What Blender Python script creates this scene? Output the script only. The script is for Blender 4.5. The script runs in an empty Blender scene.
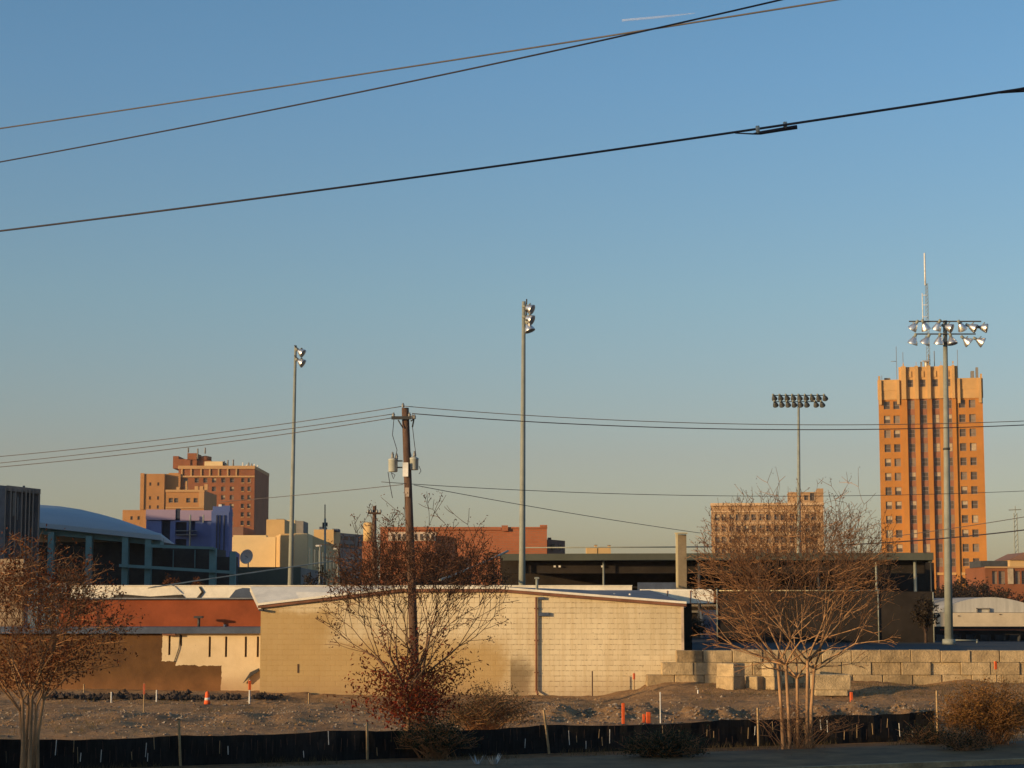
import bpy, math, random
from mathutils import Vector, Matrix, noise
R = math.radians
HAZE = .00007
S = bpy.context.scene
C = S.collection
F = 1960.0; H0 = 3.6
TH = math.atan(221.0/F)
cT, sT = math.cos(TH), math.sin(TH)
def W(px, py, Y):
    u = px-512; v = 384-py
    k = Y/(F*cT - v*sT)
    return Vector((u*k, Y, H0+(F*sT+v*cT)*k))
def X(px, Y, py=600): return W(px, py, Y).x
def Z(py, Y): return W(512, py, Y).z

# ------------------------------------------------------------------ materials
def ramp(nt, fac, stops):
    n = nt.nodes.new('ShaderNodeValToRGB'); nt.links.new(fac, n.inputs[0])
    e = n.color_ramp.elements
    e[0].position, e[0].color = stops[0][0], (*stops[0][1], 1)
    e[1].position, e[1].color = stops[1][0], (*stops[1][1], 1)
    for p, c in stops[2:]:
        q = e.new(p); q.color = (*c, 1)
    return n.outputs[0]
def mixc(nt, fac, a, b, mode='MIX'):
    n = nt.nodes.new('ShaderNodeMix'); n.data_type = 'RGBA'; n.blend_type = mode
    for s, v in ((n.inputs[0], fac), (n.inputs[6], a), (n.inputs[7], b)):
        if isinstance(v, bpy.types.NodeSocket): nt.links.new(v, s)
        elif isinstance(v, (int, float)): s.default_value = v
        else: s.default_value = (*v, 1)
    return n.outputs[2]
def noise_n(nt, vec, scale, detail=5, rough=.6):
    n = nt.nodes.new('ShaderNodeTexNoise'); nt.links.new(vec, n.inputs['Vector'])
    n.inputs['Scale'].default_value = scale; n.inputs['Detail'].default_value = detail
    n.inputs['Roughness'].default_value = rough
    return n.outputs['Fac']
def mul(c, k): return tuple(min(1, x*k) for x in c)
def base(name, rough=.85, metal=0):
    m = bpy.data.materials.new(name); m.use_nodes = True
    nt = m.node_tree; b = nt.nodes['Principled BSDF']
    b.inputs['Roughness'].default_value = rough; b.inputs['Metallic'].default_value = metal
    b.inputs['Specular IOR Level'].default_value = .25
    g = nt.nodes.new('ShaderNodeNewGeometry')
    return m, nt, b, g.outputs['Position']
def mat(name, col, rough=.85, var=.25, scale=1.5, metal=0, bump=0, stretch=(1,1,1)):
    m, nt, b, pos = base(name, rough, metal)
    mp = nt.nodes.new('ShaderNodeMapping'); nt.links.new(pos, mp.inputs[0]); mp.inputs['Scale'].default_value = stretch
    f = noise_n(nt, mp.outputs[0], scale)
    f2 = noise_n(nt, mp.outputs[0], scale*7)
    c = ramp(nt, f, [(.3, mul(col, 1-var)), (.7, mul(col, 1+var))])
    c2 = ramp(nt, f2, [(.3, (1-var*.6,)*3), (.7, (1,1,1))])
    nt.links.new(mixc(nt, 1.0, c, c2, 'MULTIPLY'), b.inputs['Base Color'])
    if bump:
        bn = nt.nodes.new('ShaderNodeBump'); bn.inputs['Strength'].default_value = bump; bn.inputs['Distance'].default_value = .05
        nt.links.new(f2, bn.inputs['Height']); nt.links.new(bn.outputs[0], b.inputs['Normal'])
    return m
def brickmat(name, c1, c2, mortar, bw, bh, ms=.02, var=.2, nscale=.5, patches=None, bump=.4, lowdirt=None, offset=.5, pscale=3.0, thr=.66):
    """bricks laid on a wall: coordinate (x+y, z)"""
    m, nt, b, pos = base(name, .9)
    sp = nt.nodes.new('ShaderNodeSeparateXYZ'); nt.links.new(pos, sp.inputs[0])
    ad = nt.nodes.new('ShaderNodeMath'); ad.operation = 'ADD'; nt.links.new(sp.outputs[0], ad.inputs[0]); nt.links.new(sp.outputs[1], ad.inputs[1])
    cb = nt.nodes.new('ShaderNodeCombineXYZ'); nt.links.new(ad.outputs[0], cb.inputs[0]); nt.links.new(sp.outputs[2], cb.inputs[1])
    br = nt.nodes.new('ShaderNodeTexBrick'); nt.links.new(cb.outputs[0], br.inputs['Vector'])
    br.inputs['Color1'].default_value = (*c1, 1); br.inputs['Color2'].default_value = (*c2, 1); br.inputs['Mortar'].default_value = (*mortar, 1)
    br.inputs['Scale'].default_value = 1; br.inputs['Mortar Size'].default_value = ms
    br.inputs['Brick Width'].default_value = bw; br.inputs['Row Height'].default_value = bh; br.offset = offset
    f = noise_n(nt, pos, nscale)
    c = mixc(nt, 1.0, br.outputs['Color'], ramp(nt, f, [(.3, (1-var,)*3), (.7, (1,1,1))]), 'MULTIPLY')
    if patches:
        pf = noise_n(nt, pos, pscale, 8, .7)
        c = mixc(nt, ramp(nt, pf, [(thr, (0,0,0)), (thr+.03, (1,1,1))]), c, patches)
    if lowdirt:
        mr = nt.nodes.new('ShaderNodeMapRange'); nt.links.new(sp.outputs[2], mr.inputs[0])
        mr.inputs[1].default_value = lowdirt[0]; mr.inputs[2].default_value = 0; mr.inputs[3].default_value = 0; mr.inputs[4].default_value = 1
        mm = nt.nodes.new('ShaderNodeMath'); mm.operation = 'MULTIPLY'; nt.links.new(mr.outputs[0], mm.inputs[0]); nt.links.new(noise_n(nt, pos, 2.2), mm.inputs[1])
        c = mixc(nt, mm.outputs[0], c, lowdirt[1])
    nt.links.new(c, b.inputs['Base Color'])
    bn = nt.nodes.new('ShaderNodeBump'); bn.inputs['Strength'].default_value = bump; bn.inputs['Distance'].default_value = .02; bn.invert = True
    nt.links.new(br.outputs['Fac'], bn.inputs['Height']); nt.links.new(bn.outputs[0], b.inputs['Normal'])
    return m
def whitebrick():
    m, nt, b, pos = base('white_painted_block', .9)
    sp = nt.nodes.new('ShaderNodeSeparateXYZ'); nt.links.new(pos, sp.inputs[0])
    cb = nt.nodes.new('ShaderNodeCombineXYZ'); nt.links.new(sp.outputs[0], cb.inputs[0]); nt.links.new(sp.outputs[2], cb.inputs[1])
    br = nt.nodes.new('ShaderNodeTexBrick'); nt.links.new(cb.outputs[0], br.inputs['Vector'])
    br.inputs['Color1'].default_value = (.77,.64,.42,1); br.inputs['Color2'].default_value = (.72,.595,.39,1); br.inputs['Mortar'].default_value = (.66,.53,.34,1)
    br.inputs['Scale'].default_value = 1; br.inputs['Mortar Size'].default_value = .02; br.inputs['Mortar Smooth'].default_value = .6
    br.inputs['Brick Width'].default_value = .42; br.inputs['Row Height'].default_value = .205
    big = noise_n(nt, pos, .22, 6, .6)
    c = mixc(nt, 1.0, br.outputs['Color'], ramp(nt, big, [(.35, (.80,.78,.74)), (.62, (1,1,1))]), 'MULTIPLY')
    # chipped paint along the bed joints: long thin patches
    mp = nt.nodes.new('ShaderNodeMapping'); nt.links.new(pos, mp.inputs[0]); mp.inputs['Scale'].default_value = (4.5,1,12)
    ch = ramp(nt, noise_n(nt, mp.outputs[0], 2.2, 5, .7), [(.51,(0,0,0)),(.56,(1,1,1))])
    jt = nt.nodes.new('ShaderNodeMath'); jt.operation = 'PINGPONG'; nt.links.new(sp.outputs[2], jt.inputs[0]); jt.inputs[1].default_value = .1025
    jr = ramp(nt, jt.outputs[0], [(.0,(1,1,1)),(.028,(0,0,0))])
    mk = mixc(nt, 1.0, ch, jr, 'MULTIPLY')
    c = mixc(nt, mixc(nt, 1.0, mk, (.85,.85,.85), 'MULTIPLY'), c, (.20,.13,.08))
    sp2 = ramp(nt, noise_n(nt, pos, 4.5, 8, .75), [(.625,(0,0,0)),(.645,(1,1,1))])
    c = mixc(nt, sp2, c, (.26,.18,.11))
    ms_ = nt.nodes.new('ShaderNodeMapping'); nt.links.new(pos, ms_.inputs[0]); ms_.inputs['Scale'].default_value = (3.5,1,.22)
    c = mixc(nt, 1.0, c, ramp(nt, noise_n(nt, ms_.outputs[0], 1.3, 6, .7), [(.36, (.90,.86,.80)), (.54, (1,1,1))]), 'MULTIPLY')
    # tan cover-up paint rolled and sprayed over the lower left, and a darker patch
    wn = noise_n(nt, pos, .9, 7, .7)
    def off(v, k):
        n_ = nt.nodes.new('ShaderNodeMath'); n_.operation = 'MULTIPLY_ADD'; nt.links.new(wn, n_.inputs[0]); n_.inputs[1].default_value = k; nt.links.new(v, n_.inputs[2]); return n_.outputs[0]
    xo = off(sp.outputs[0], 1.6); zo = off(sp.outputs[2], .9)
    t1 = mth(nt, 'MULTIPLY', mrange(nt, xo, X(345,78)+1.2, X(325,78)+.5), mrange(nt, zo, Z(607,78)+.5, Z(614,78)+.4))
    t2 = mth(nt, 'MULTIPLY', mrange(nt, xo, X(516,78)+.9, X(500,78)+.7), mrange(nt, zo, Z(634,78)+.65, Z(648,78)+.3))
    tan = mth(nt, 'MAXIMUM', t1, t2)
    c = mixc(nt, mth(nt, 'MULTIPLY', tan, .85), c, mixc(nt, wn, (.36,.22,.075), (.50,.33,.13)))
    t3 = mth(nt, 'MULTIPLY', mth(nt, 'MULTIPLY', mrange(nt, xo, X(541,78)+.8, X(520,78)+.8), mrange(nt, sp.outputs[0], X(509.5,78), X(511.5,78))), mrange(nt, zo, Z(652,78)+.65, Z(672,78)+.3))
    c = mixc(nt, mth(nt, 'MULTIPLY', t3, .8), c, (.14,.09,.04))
    mr = nt.nodes.new('ShaderNodeMapRange'); nt.links.new(sp.outputs[2], mr.inputs[0]); mr.inputs[1].default_value = .9; mr.inputs[2].default_value = 0; mr.inputs[3].default_value = 0; mr.inputs[4].default_value = 1
    mm = nt.nodes.new('ShaderNodeMath'); mm.operation = 'MULTIPLY'; nt.links.new(mr.outputs[0], mm.inputs[0]); nt.links.new(noise_n(nt, pos, 1.6), mm.inputs[1])
    c = mixc(nt, mm.outputs[0], c, (.33,.21,.12))
    nt.links.new(c, b.inputs['Base Color'])
    bn = nt.nodes.new('ShaderNodeBump'); bn.inputs['Strength'].default_value = .25; bn.inputs['Distance'].default_value = .02; bn.invert = True
    nt.links.new(br.outputs['Fac'], bn.inputs['Height']); nt.links.new(bn.outputs[0], b.inputs['Normal'])
    return m
def lt(nt, a, b):
    n = nt.nodes.new('ShaderNodeMath'); n.operation = 'LESS_THAN'
    for sk_, v in ((n.inputs[0], a), (n.inputs[1], b)):
        if isinstance(v, (int, float)): sk_.default_value = v
        else: nt.links.new(v, sk_)
    return n.outputs[0]
def mth(nt, op, a, b):
    n = nt.nodes.new('ShaderNodeMath'); n.operation = op; n.use_clamp = op in ('MULTIPLY', 'MAXIMUM')
    for sk_, v in ((n.inputs[0], a), (n.inputs[1], b)):
        if isinstance(v, (int, float)): sk_.default_value = v
        else: nt.links.new(v, sk_)
    return n.outputs[0]
def mrange(nt, v, a, b, c=0, d=1):
    n = nt.nodes.new('ShaderNodeMapRange'); n.interpolation_type = 'SMOOTHSTEP'
    nt.links.new(v, n.inputs[0]); n.inputs[1].default_value = a; n.inputs[2].default_value = b; n.inputs[3].default_value = c; n.inputs[4].default_value = d
    return n.outputs[0]
def creamwall():
    m, nt, b, pos = base('cream_wall_with_brown_overpaint', .9)
    sp = nt.nodes.new('ShaderNodeSeparateXYZ'); nt.links.new(pos, sp.inputs[0])
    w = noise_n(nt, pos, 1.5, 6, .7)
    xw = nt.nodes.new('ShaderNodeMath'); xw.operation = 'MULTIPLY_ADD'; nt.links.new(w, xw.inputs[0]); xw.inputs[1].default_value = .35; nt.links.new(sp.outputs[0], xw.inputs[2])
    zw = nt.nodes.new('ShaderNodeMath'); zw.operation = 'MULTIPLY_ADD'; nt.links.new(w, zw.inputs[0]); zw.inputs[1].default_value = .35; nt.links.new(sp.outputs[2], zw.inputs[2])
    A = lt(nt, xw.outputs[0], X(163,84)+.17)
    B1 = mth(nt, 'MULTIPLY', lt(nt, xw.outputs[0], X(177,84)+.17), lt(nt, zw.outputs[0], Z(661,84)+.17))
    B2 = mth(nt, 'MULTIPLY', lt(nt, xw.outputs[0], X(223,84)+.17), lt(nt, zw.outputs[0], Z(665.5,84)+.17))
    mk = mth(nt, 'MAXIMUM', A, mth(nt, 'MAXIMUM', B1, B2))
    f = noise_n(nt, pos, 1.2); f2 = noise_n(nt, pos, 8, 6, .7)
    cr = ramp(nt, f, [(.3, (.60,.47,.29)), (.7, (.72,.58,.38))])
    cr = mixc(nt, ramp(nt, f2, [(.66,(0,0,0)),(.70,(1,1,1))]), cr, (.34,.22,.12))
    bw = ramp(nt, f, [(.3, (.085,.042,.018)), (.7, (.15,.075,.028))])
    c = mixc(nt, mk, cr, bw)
    low = mth(nt, 'MULTIPLY', mrange(nt, sp.outputs[2], .9, 0), f)
    c = mixc(nt, low, c, (.26,.12,.05))
    nt.links.new(c, b.inputs['Base Color'])
    bn = nt.nodes.new('ShaderNodeBump'); bn.inputs['Strength'].default_value = .3; bn.inputs['Distance'].default_value = .03
    nt.links.new(f2, bn.inputs['Height']); nt.links.new(bn.outputs[0], b.inputs['Normal'])
    return m
def leafmat(name, cols, trans=.35):
    m, nt, b, pos = base(name, .7)
    f = noise_n(nt, pos, 9, 2)
    n = len(cols)
    c = ramp(nt, f, [(.3+.4*i/(n-1), cols[i]) for i in range(n)])
    nt.links.new(c, b.inputs['Base Color'])
    tr = nt.nodes.new('ShaderNodeBsdfTranslucent'); nt.links.new(c, tr.inputs[0])
    mx = nt.nodes.new('ShaderNodeMixShader'); mx.inputs[0].default_value = trans
    nt.links.new(b.outputs[0], mx.inputs[1]); nt.links.new(tr.outputs[0], mx.inputs[2])
    nt.links.new(mx.outputs[0], nt.nodes['Material Output'].inputs[0])
    return m
def glass(name, col, rough=.15, spec=.6):
    m, nt, b, pos = base(name, rough); b.inputs['Specular IOR Level'].default_value = spec
    f = noise_n(nt, pos, .8); nt.links.new(ramp(nt, f, [(.3, mul(col, .7)), (.7, mul(col, 1.2))]), b.inputs['Base Color'])
    return m

M = {}
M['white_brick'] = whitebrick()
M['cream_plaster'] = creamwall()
M['white_membrane'] = mat('white_membrane', (.80,.74,.62), var=.14, scale=1.6)
M['fascia'] = mat('rusty_fascia', (.22,.10,.06), var=.3)
M['grey_roof'] = mat('grey_roofing', (.20,.20,.21), var=.3)
M['red_metal'] = mat('red_painted_wall', (.275,.068,.024), var=.18, scale=.8)
M['blue_trim'] = mat('blue_grey_roof_edge', (.075,.095,.14), var=.25)
M['soot'] = mat('soot', (.05,.045,.04), var=.5, scale=3)
M['slot'] = mat('dark_slot', (.10,.06,.04))
M['concrete'] = mat('weathered_concrete', (.46,.33,.18), var=.32, scale=1.9, bump=.9)
M['concrete2'] = mat('pale_concrete', (.51,.375,.21), var=.32, scale=2.6, bump=.9)
M['concrete3'] = mat('stained_concrete', (.38,.27,.145), var=.4, scale=1.5, bump=.9)
M['galv'] = mat('galvanized_steel', (.25,.26,.22), rough=.6, var=.15, metal=0)
M['steel_dark'] = mat('dark_steel', (.06,.06,.06), rough=.6)
M['alu'] = mat('aluminium_reflector', (.88,.84,.78), rough=.36, var=.15, scale=12, metal=.9)
M['lamp_grey'] = mat('dull_lamp_housing', (.10,.10,.095), rough=.5, var=.3)
M['lens'] = glass('lamp_glass', (.34,.31,.28), .12, .8)
M['wood_pole'] = mat('weathered_pole_wood', (.13,.075,.05), var=.35, scale=3, stretch=(3,3,.4), bump=.5)
M['stake'] = mat('pale_stake_wood', (.40,.27,.14), var=.25, scale=8)
M['wire'] = mat('black_cable', (.035,.03,.04), rough=.6)
M['wire2'] = mat('weathered_grey_cable', (.10,.085,.08), rough=.6)
M['wire3'] = mat('pale_cable', (.42,.38,.30), rough=.6)
M['ceramic'] = mat('insulator_ceramic', (.25,.24,.22), rough=.3)
M['tank'] = mat('transformer_grey_paint', (.42,.42,.36), rough=.5, var=.12)
M['silt'] = mat('black_silt_fabric', (.018,.015,.013), rough=.8, var=.5, scale=2.5, stretch=(9,9,.5))
M['orange'] = mat('safety_orange', (.80,.13,.03), rough=.6)
M['pink'] = mat('faded_orange_ribbon', (.7,.16,.07), rough=.8)
M['paper'] = mat('white_paint', (.75,.72,.66))
M['teal'] = mat('teal_painted_steel', (.15,.25,.25), var=.15, scale=.6)
M['teal_dark'] = mat('dark_infill_panel', (.045,.04,.038), var=.4, scale=.5)
M['blue_roof'] = mat('blue_grey_metal_roof', (.34,.38,.42), var=.06, scale=.15, rough=.6)
M['blue'] = mat('blue_painted_wall', (.10,.145,.34), var=.15, scale=.25)
M['lilac'] = mat('lilac_sunlit_band', (.34,.26,.36), var=.08, scale=.3)  # sunlit top of the blue wall, its light put into a lilac colour
M['blue_dark'] = mat('dark_blue_recess', (.04,.05,.08), var=.2)
M['fin'] = mat('blue_grey_fins', (.17,.19,.22), var=.25, scale=.5)
M['hotel_red'] = mat('red_hotel_brick', (.24,.085,.035), var=.2, scale=.1)
M['hotel_buff'] = mat('buff_hotel_brick', (.40,.195,.07), var=.14, scale=.1)
M['hotel_trim'] = mat('buff_stone_trim', (.46,.27,.12), var=.1, scale=.1)
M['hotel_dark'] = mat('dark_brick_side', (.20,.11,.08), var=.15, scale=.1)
M['tower'] = mat('orange_tower_brick', (.42,.172,.035), var=.16, scale=.09)
M['tower_top'] = mat('buff_terracotta_crown', (.50,.295,.115), var=.14, scale=.15)
M['spandrel'] = mat('brown_metal_spandrel', (.26,.11,.06), var=.2, scale=.3)
M['mid'] = mat('tan_office_stone', (.38,.235,.12), var=.14, scale=.12)
M['mid_trim'] = mat('pale_cornice_stone', (.54,.37,.22), var=.1)
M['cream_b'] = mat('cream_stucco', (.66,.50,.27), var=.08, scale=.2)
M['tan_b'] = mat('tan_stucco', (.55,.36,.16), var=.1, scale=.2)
M['grey_b'] = mat('grey_stucco', (.22,.20,.18), var=.2, scale=.3)
M['brick_long'] = brickmat('red_warehouse_brick', (.44,.14,.06), (.38,.12,.05), (.33,.16,.09), .9, .3, .03, .25, .12)
M['brick_pale'] = mat('faded_white_paint_on_brick', (.55,.42,.32), var=.3, scale=1)
M['stone'] = brickmat('rough_stone_blocks', (.46,.34,.22), (.36,.26,.17), (.25,.17,.11), .6, .3, .03, .35, 1.5)
M['blue_glass'] = glass('bluish_storefront_glass', (.10,.16,.22))
M['g_dark'] = glass('dark_window_glass', (.09,.065,.048), .25, .4)
M['g_mid'] = glass('grey_window_glass', (.22,.16,.11), .25, .4)
M['g_pale'] = mat('pale_window_blind', (.42,.33,.22), var=.2)
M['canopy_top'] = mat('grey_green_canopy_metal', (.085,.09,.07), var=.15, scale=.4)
M['canopy_shade'] = mat('canopy_shade_lining', (.008,.008,.009), var=.4, scale=.4)  # shade under the roof put into a near-black colour
M['canopy_back'] = mat('dark_brown_back_wall', (.028,.021,.016), var=.5, scale=.5)  # canopy back wall's shade put into the brown; windscreen and shed share it
M['beige_post'] = mat('beige_painted_steel', (.55,.45,.26), var=.12)
M['brown_panel'] = mat('brown_panel', (.24,.185,.12), var=.2)
M['tent'] = mat('grey_white_tent_fabric', (.44,.42,.38), var=.14, scale=1.5, stretch=(3,1,.3))
M['tent_wall'] = mat('cream_tent_wall', (.55,.45,.32), var=.1)
M['bark'] = mat('smooth_tan_bark', (.42,.24,.12), var=.35, scale=4, stretch=(1,1,.35), bump=.3)
M['twig'] = mat('brown_twigs', (.34,.17,.075), var=.4, scale=3)
M['twig_mid'] = mat('dark_reddish_twigs', (.15,.07,.035), var=.4, scale=3)
M['bark2'] = mat('grey_brown_bark', (.24,.14,.08), var=.4, scale=3)
M['twig_dark'] = mat('dark_brown_twigs', (.10,.06,.04), var=.5, scale=2)
M['leaf_orange'] = leafmat('orange_red_leaves', [(.05,.018,.009),(.17,.05,.015),(.30,.10,.022)])
M['leaf_red'] = leafmat('deep_red_leaves', [(.09,.02,.012),(.26,.035,.015),(.34,.08,.02)])
M['leaf_brown'] = leafmat('brown_dry_leaves', [(.09,.04,.018),(.24,.10,.045)])
M['leaf_shrub'] = leafmat('rusty_green_leaves', [(.07,.05,.016),(.28,.13,.03),(.46,.22,.05)])
M['leaf_green'] = leafmat('dark_green_leaves', [(.015,.022,.010),(.04,.05,.022)])
M['leaf_far'] = leafmat('dull_brown_green_leaves', [(.03,.022,.012),(.07,.045,.02)])
M['leaf_rust'] = leafmat('far_rust_leaves', [(.12,.045,.018),(.30,.10,.03)])
M['grass'] = leafmat('dry_grass', [(.07,.055,.025),(.16,.11,.045)], .2)
M['agave'] = mat('pale_grey_leaf', (.38,.38,.36))
M['asphalt'] = mat('asphalt', (.05,.05,.05), var=.2, scale=2, bump=.3)
M['walk'] = mat('grey_concrete_walk', (.19,.115,.05), var=.4, scale=.9, bump=.2)
M['verge'] = mat('dry_verge_soil', (.24,.13,.055), var=.4, scale=2.5, bump=.6)
M['stone_grey'] = mat('gravel_stone', (.36,.28,.20), var=.35, scale=9)
M['stone_dark'] = mat('dark_gravel_stone', (.16,.11,.08), var=.4, scale=9)
M['clod'] = mat('dark_soil_clods', (.055,.038,.028), var=.5, scale=5)
M['house_brick'] = brickmat('plain_red_brick', (.33,.13,.08), (.28,.11,.07), (.35,.3,.25), .25, .08, .01)
M['dish'] = mat('grey_dish_paint', (.70,.62,.50), var=.15)
M['contrail'] = mat('thin_ice_cloud', (.85,.85,.87), var=.05); M['contrail'].node_tree.nodes['Principled BSDF'].inputs['Alpha'].default_value = .16

def groundmat():
    m, nt, b, pos = base('brown_gravelly_soil', .95)
    f = noise_n(nt, pos, .35, 8, .65); g = noise_n(nt, pos, 5, 8, .75); h = noise_n(nt, pos, 22, 4, .7)
    c = ramp(nt, f, [(.3, (.36,.195,.085)), (.7, (.58,.34,.155))])
    c = mixc(nt, 1.0, c, ramp(nt, g, [(.35, (.45,.45,.45)), (.62, (1,1,1))]), 'MULTIPLY')
    c = mixc(nt, ramp(nt, h, [(.60,(0,0,0)),(.66,(1,1,1))]), c, (.42,.34,.26))
    nt.links.new(c, b.inputs['Base Color'])
    ad = nt.nodes.new('ShaderNodeMath'); ad.operation='ADD'; nt.links.new(g, ad.inputs[0]); nt.links.new(h, ad.inputs[1])
    bn = nt.nodes.new('ShaderNodeBump'); bn.inputs['Strength'].default_value = .9; bn.inputs['Distance'].default_value = .08
    nt.links.new(ad.outputs[0], bn.inputs['Height']); nt.links.new(bn.outputs[0], b.inputs['Normal'])
    return m
M['ground'] = groundmat()

# ------------------------------------------------------------------ mesh builder
ORG = {}
class MB:
    def __init__(s): s.v = []; s.f = []; s.mi = []; s.cur = 0; s.smooth = []
    def quad(s, *p, sm=False):
        n = len(s.v); s.v += [tuple(q) for q in p]; s.f.append(tuple(range(n, n+len(p)))); s.mi.append(s.cur); s.smooth.append(sm)
    def box(s, x0, x1, y0, y1, z0, z1):
        n = len(s.v)
        s.v += [(x0,y0,z0),(x1,y0,z0),(x1,y1,z0),(x0,y1,z0),(x0,y0,z1),(x1,y0,z1),(x1,y1,z1),(x0,y1,z1)]
        for f in ((0,3,2,1),(4,5,6,7),(0,1,5,4),(1,2,6,5),(2,3,7,6),(3,0,4,7)):
            s.f.append(tuple(n+i for i in f)); s.mi.append(s.cur); s.smooth.append(False)
        return s
    def rbox(s, c, sx, sy, sz, rz, bev=0, tilt=0):
        """box on its base centre c, rotated rz; chamfered vertical edges and top"""
        n = len(s.v); b = bev
        M3 = Matrix.Rotation(rz, 3, 'Z') @ Matrix.Rotation(tilt, 3, 'Y')
        ring = []
        def lp(hx, hy, z): return [(-hx+b,-hy,z),(hx-b,-hy,z),(hx,-hy+b,z),(hx,hy-b,z),(hx-b,hy,z),(-hx+b,hy,z),(-hx,hy-b,z),(-hx,-hy+b,z)]
        if b == 0:
            def lp(hx, hy, z): return [(-hx,-hy,z),(hx,-hy,z),(hx,hy,z),(-hx,hy,z)]
        rings = [lp(sx/2, sy/2, 0), lp(sx/2, sy/2, sz-b)]
        if b: rings.append([(x*(1-2*b/sx), y*(1-2*b/sy), sz) for x, y, z in lp(sx/2, sy/2, 0)])
        k = len(rings[0])
        for r in rings:
            for p in r: s.v.append(tuple(M3 @ Vector(p) + Vector(c)))
        for i in range(len(rings)-1):
            for j in range(k):
                s.f.append((n+i*k+j, n+i*k+(j+1)%k, n+(i+1)*k+(j+1)%k, n+(i+1)*k+j)); s.mi.append(s.cur); s.smooth.append(False)
        s.f.append(tuple(n+(len(rings)-1)*k+j for j in range(k))); s.mi.append(s.cur); s.smooth.append(False)
        s.f.append(tuple(n+j for j in reversed(range(k)))); s.mi.append(s.cur); s.smooth.append(False)
        return s
    def tube(s, pts, rad, sides=8, caps=True):
        pts = [Vector(p) for p in pts]
        if not isinstance(rad, (list, tuple)): rad = [rad]*len(pts)
        n = len(s.v); prev = None
        for i, p in enumerate(pts):
            d = (pts[min(i+1, len(pts)-1)] - pts[max(i-1, 0)])
            if d.length < 1e-9: d = Vector((0,0,1))
            d.normalize()
            a = Vector((1,0,0)) if abs(d.x) < .9 else Vector((0,1,0))
            if prev is not None: a = prev
            u = a - d*a.dot(d)
            if u.length < 1e-6: u = d.orthogonal()
            u.normalize(); w = d.cross(u); prev = u
            for j in range(sides):
                t = 2*math.pi*j/sides
                s.v.append(tuple(p + (u*math.cos(t)+w*math.sin(t))*rad[i]))
        for i in range(len(pts)-1):
            for j in range(sides):
                s.f.append((n+i*sides+j, n+i*sides+(j+1)%sides, n+(i+1)*sides+(j+1)%sides, n+(i+1)*sides+j)); s.mi.append(s.cur); s.smooth.append(sides > 4)
        if caps and sides > 2:
            s.f.append(tuple(n+j for j in reversed(range(sides)))); s.mi.append(s.cur); s.smooth.append(False)
            s.f.append(tuple(n+(len(pts)-1)*sides+j for j in range(sides))); s.mi.append(s.cur); s.smooth.append(False)
        return s
    def lathe(s, prof, axis_o, axis_d, sides=16):
        """prof: (along, radius)"""
        d = Vector(axis_d).normalized(); o = Vector(axis_o)
        return s.tube([o+d*a for a, r in prof], [max(r, .001) for a, r in prof], sides) if False else s._lathe(prof, o, d, sides)
    def _lathe(s, prof, o, d, sides=16):
        o = Vector(o); d = Vector(d).normalized()
        u = d.orthogonal().normalized(); w = d.cross(u); n = len(s.v)
        for a, r in prof:
            for j in range(sides):
                t = 2*math.pi*j/sides
                s.v.append(tuple(o + d*a + (u*math.cos(t)+w*math.sin(t))*max(r, .0005)))
        for i in range(len(prof)-1):
            for j in range(sides):
                s.f.append((n+i*sides+j, n+i*sides+(j+1)%sides, n+(i+1)*sides+(j+1)%sides, n+(i+1)*sides+j)); s.mi.append(s.cur); s.smooth.append(True)
        s.f.append(tuple(n+j for j in reversed(range(sides)))); s.mi.append(s.cur); s.smooth.append(False)
        s.f.append(tuple(n+(len(prof)-1)*sides+j for j in range(sides))); s.mi.append(s.cur); s.smooth.append(False)
        return s
    def prism(s, foot, z0, z1):
        """vertical prism; foot = list of (x, y); z1 number or list"""
        k = len(foot); n = len(s.v); zz = z1 if isinstance(z1, (list, tuple)) else [z1]*k
        s.v += [(x, y, z0) for x, y in foot] + [(x, y, z) for (x, y), z in zip(foot, zz)]
        for j in range(k):
            s.f.append((n+j, n+(j+1)%k, n+k+(j+1)%k, n+k+j)); s.mi.append(s.cur); s.smooth.append(False)
        s.f.append(tuple(n+k+j for j in range(k))); s.mi.append(s.cur); s.smooth.append(False)
        s.f.append(tuple(n+j for j in reversed(range(k)))); s.mi.append(s.cur); s.smooth.append(False)
        return s
    def vprism(s, prof, y0, y1):
        """profile in (x, z) extruded along y"""
        k = len(prof); n = len(s.v)
        s.v += [(x, y0, z) for x, z in prof] + [(x, y1, z) for x, z in prof]
        for j in range(k):
            s.f.append((n+j, n+(j+1)%k, n+k+(j+1)%k, n+k+j)); s.mi.append(s.cur); s.smooth.append(False)
        s.f.append(tuple(n+k+j for j in range(k))); s.mi.append(s.cur); s.smooth.append(False)
        s.f.append(tuple(n+j for j in reversed(range(k)))); s.mi.append(s.cur); s.smooth.append(False)
        return s
    def build(s, name, mats, parent=None, loc=None):
        if not isinstance(mats, (list, tuple)): mats = [mats]
        o0 = ORG.get(parent.name, Vector((0,0,0))) if parent else (Vector(loc) if loc is not None else Vector((0,0,0)))
        me = bpy.data.meshes.new(name)
        me.from_pydata([(a-o0.x, b-o0.y, c-o0.z) for a, b, c in s.v], [], s.f)
        for m in mats: me.materials.append(m)
        me.polygons.foreach_set('material_index', s.mi)
        me.polygons.foreach_set('use_smooth', s.smooth)
        me.update()
        o = bpy.data.objects.new(name, me); C.objects.link(o)
        if parent: o.parent = parent; ORG[o.name] = o0
        else: o.location = o0; ORG[o.name] = o0
        return o
def tag(o, label, cat, group=None, kind=None):
    if label: o['label'] = label
    if cat: o['category'] = cat
    if group: o['group'] = group
    if kind: o['kind'] = kind
    return o
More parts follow.
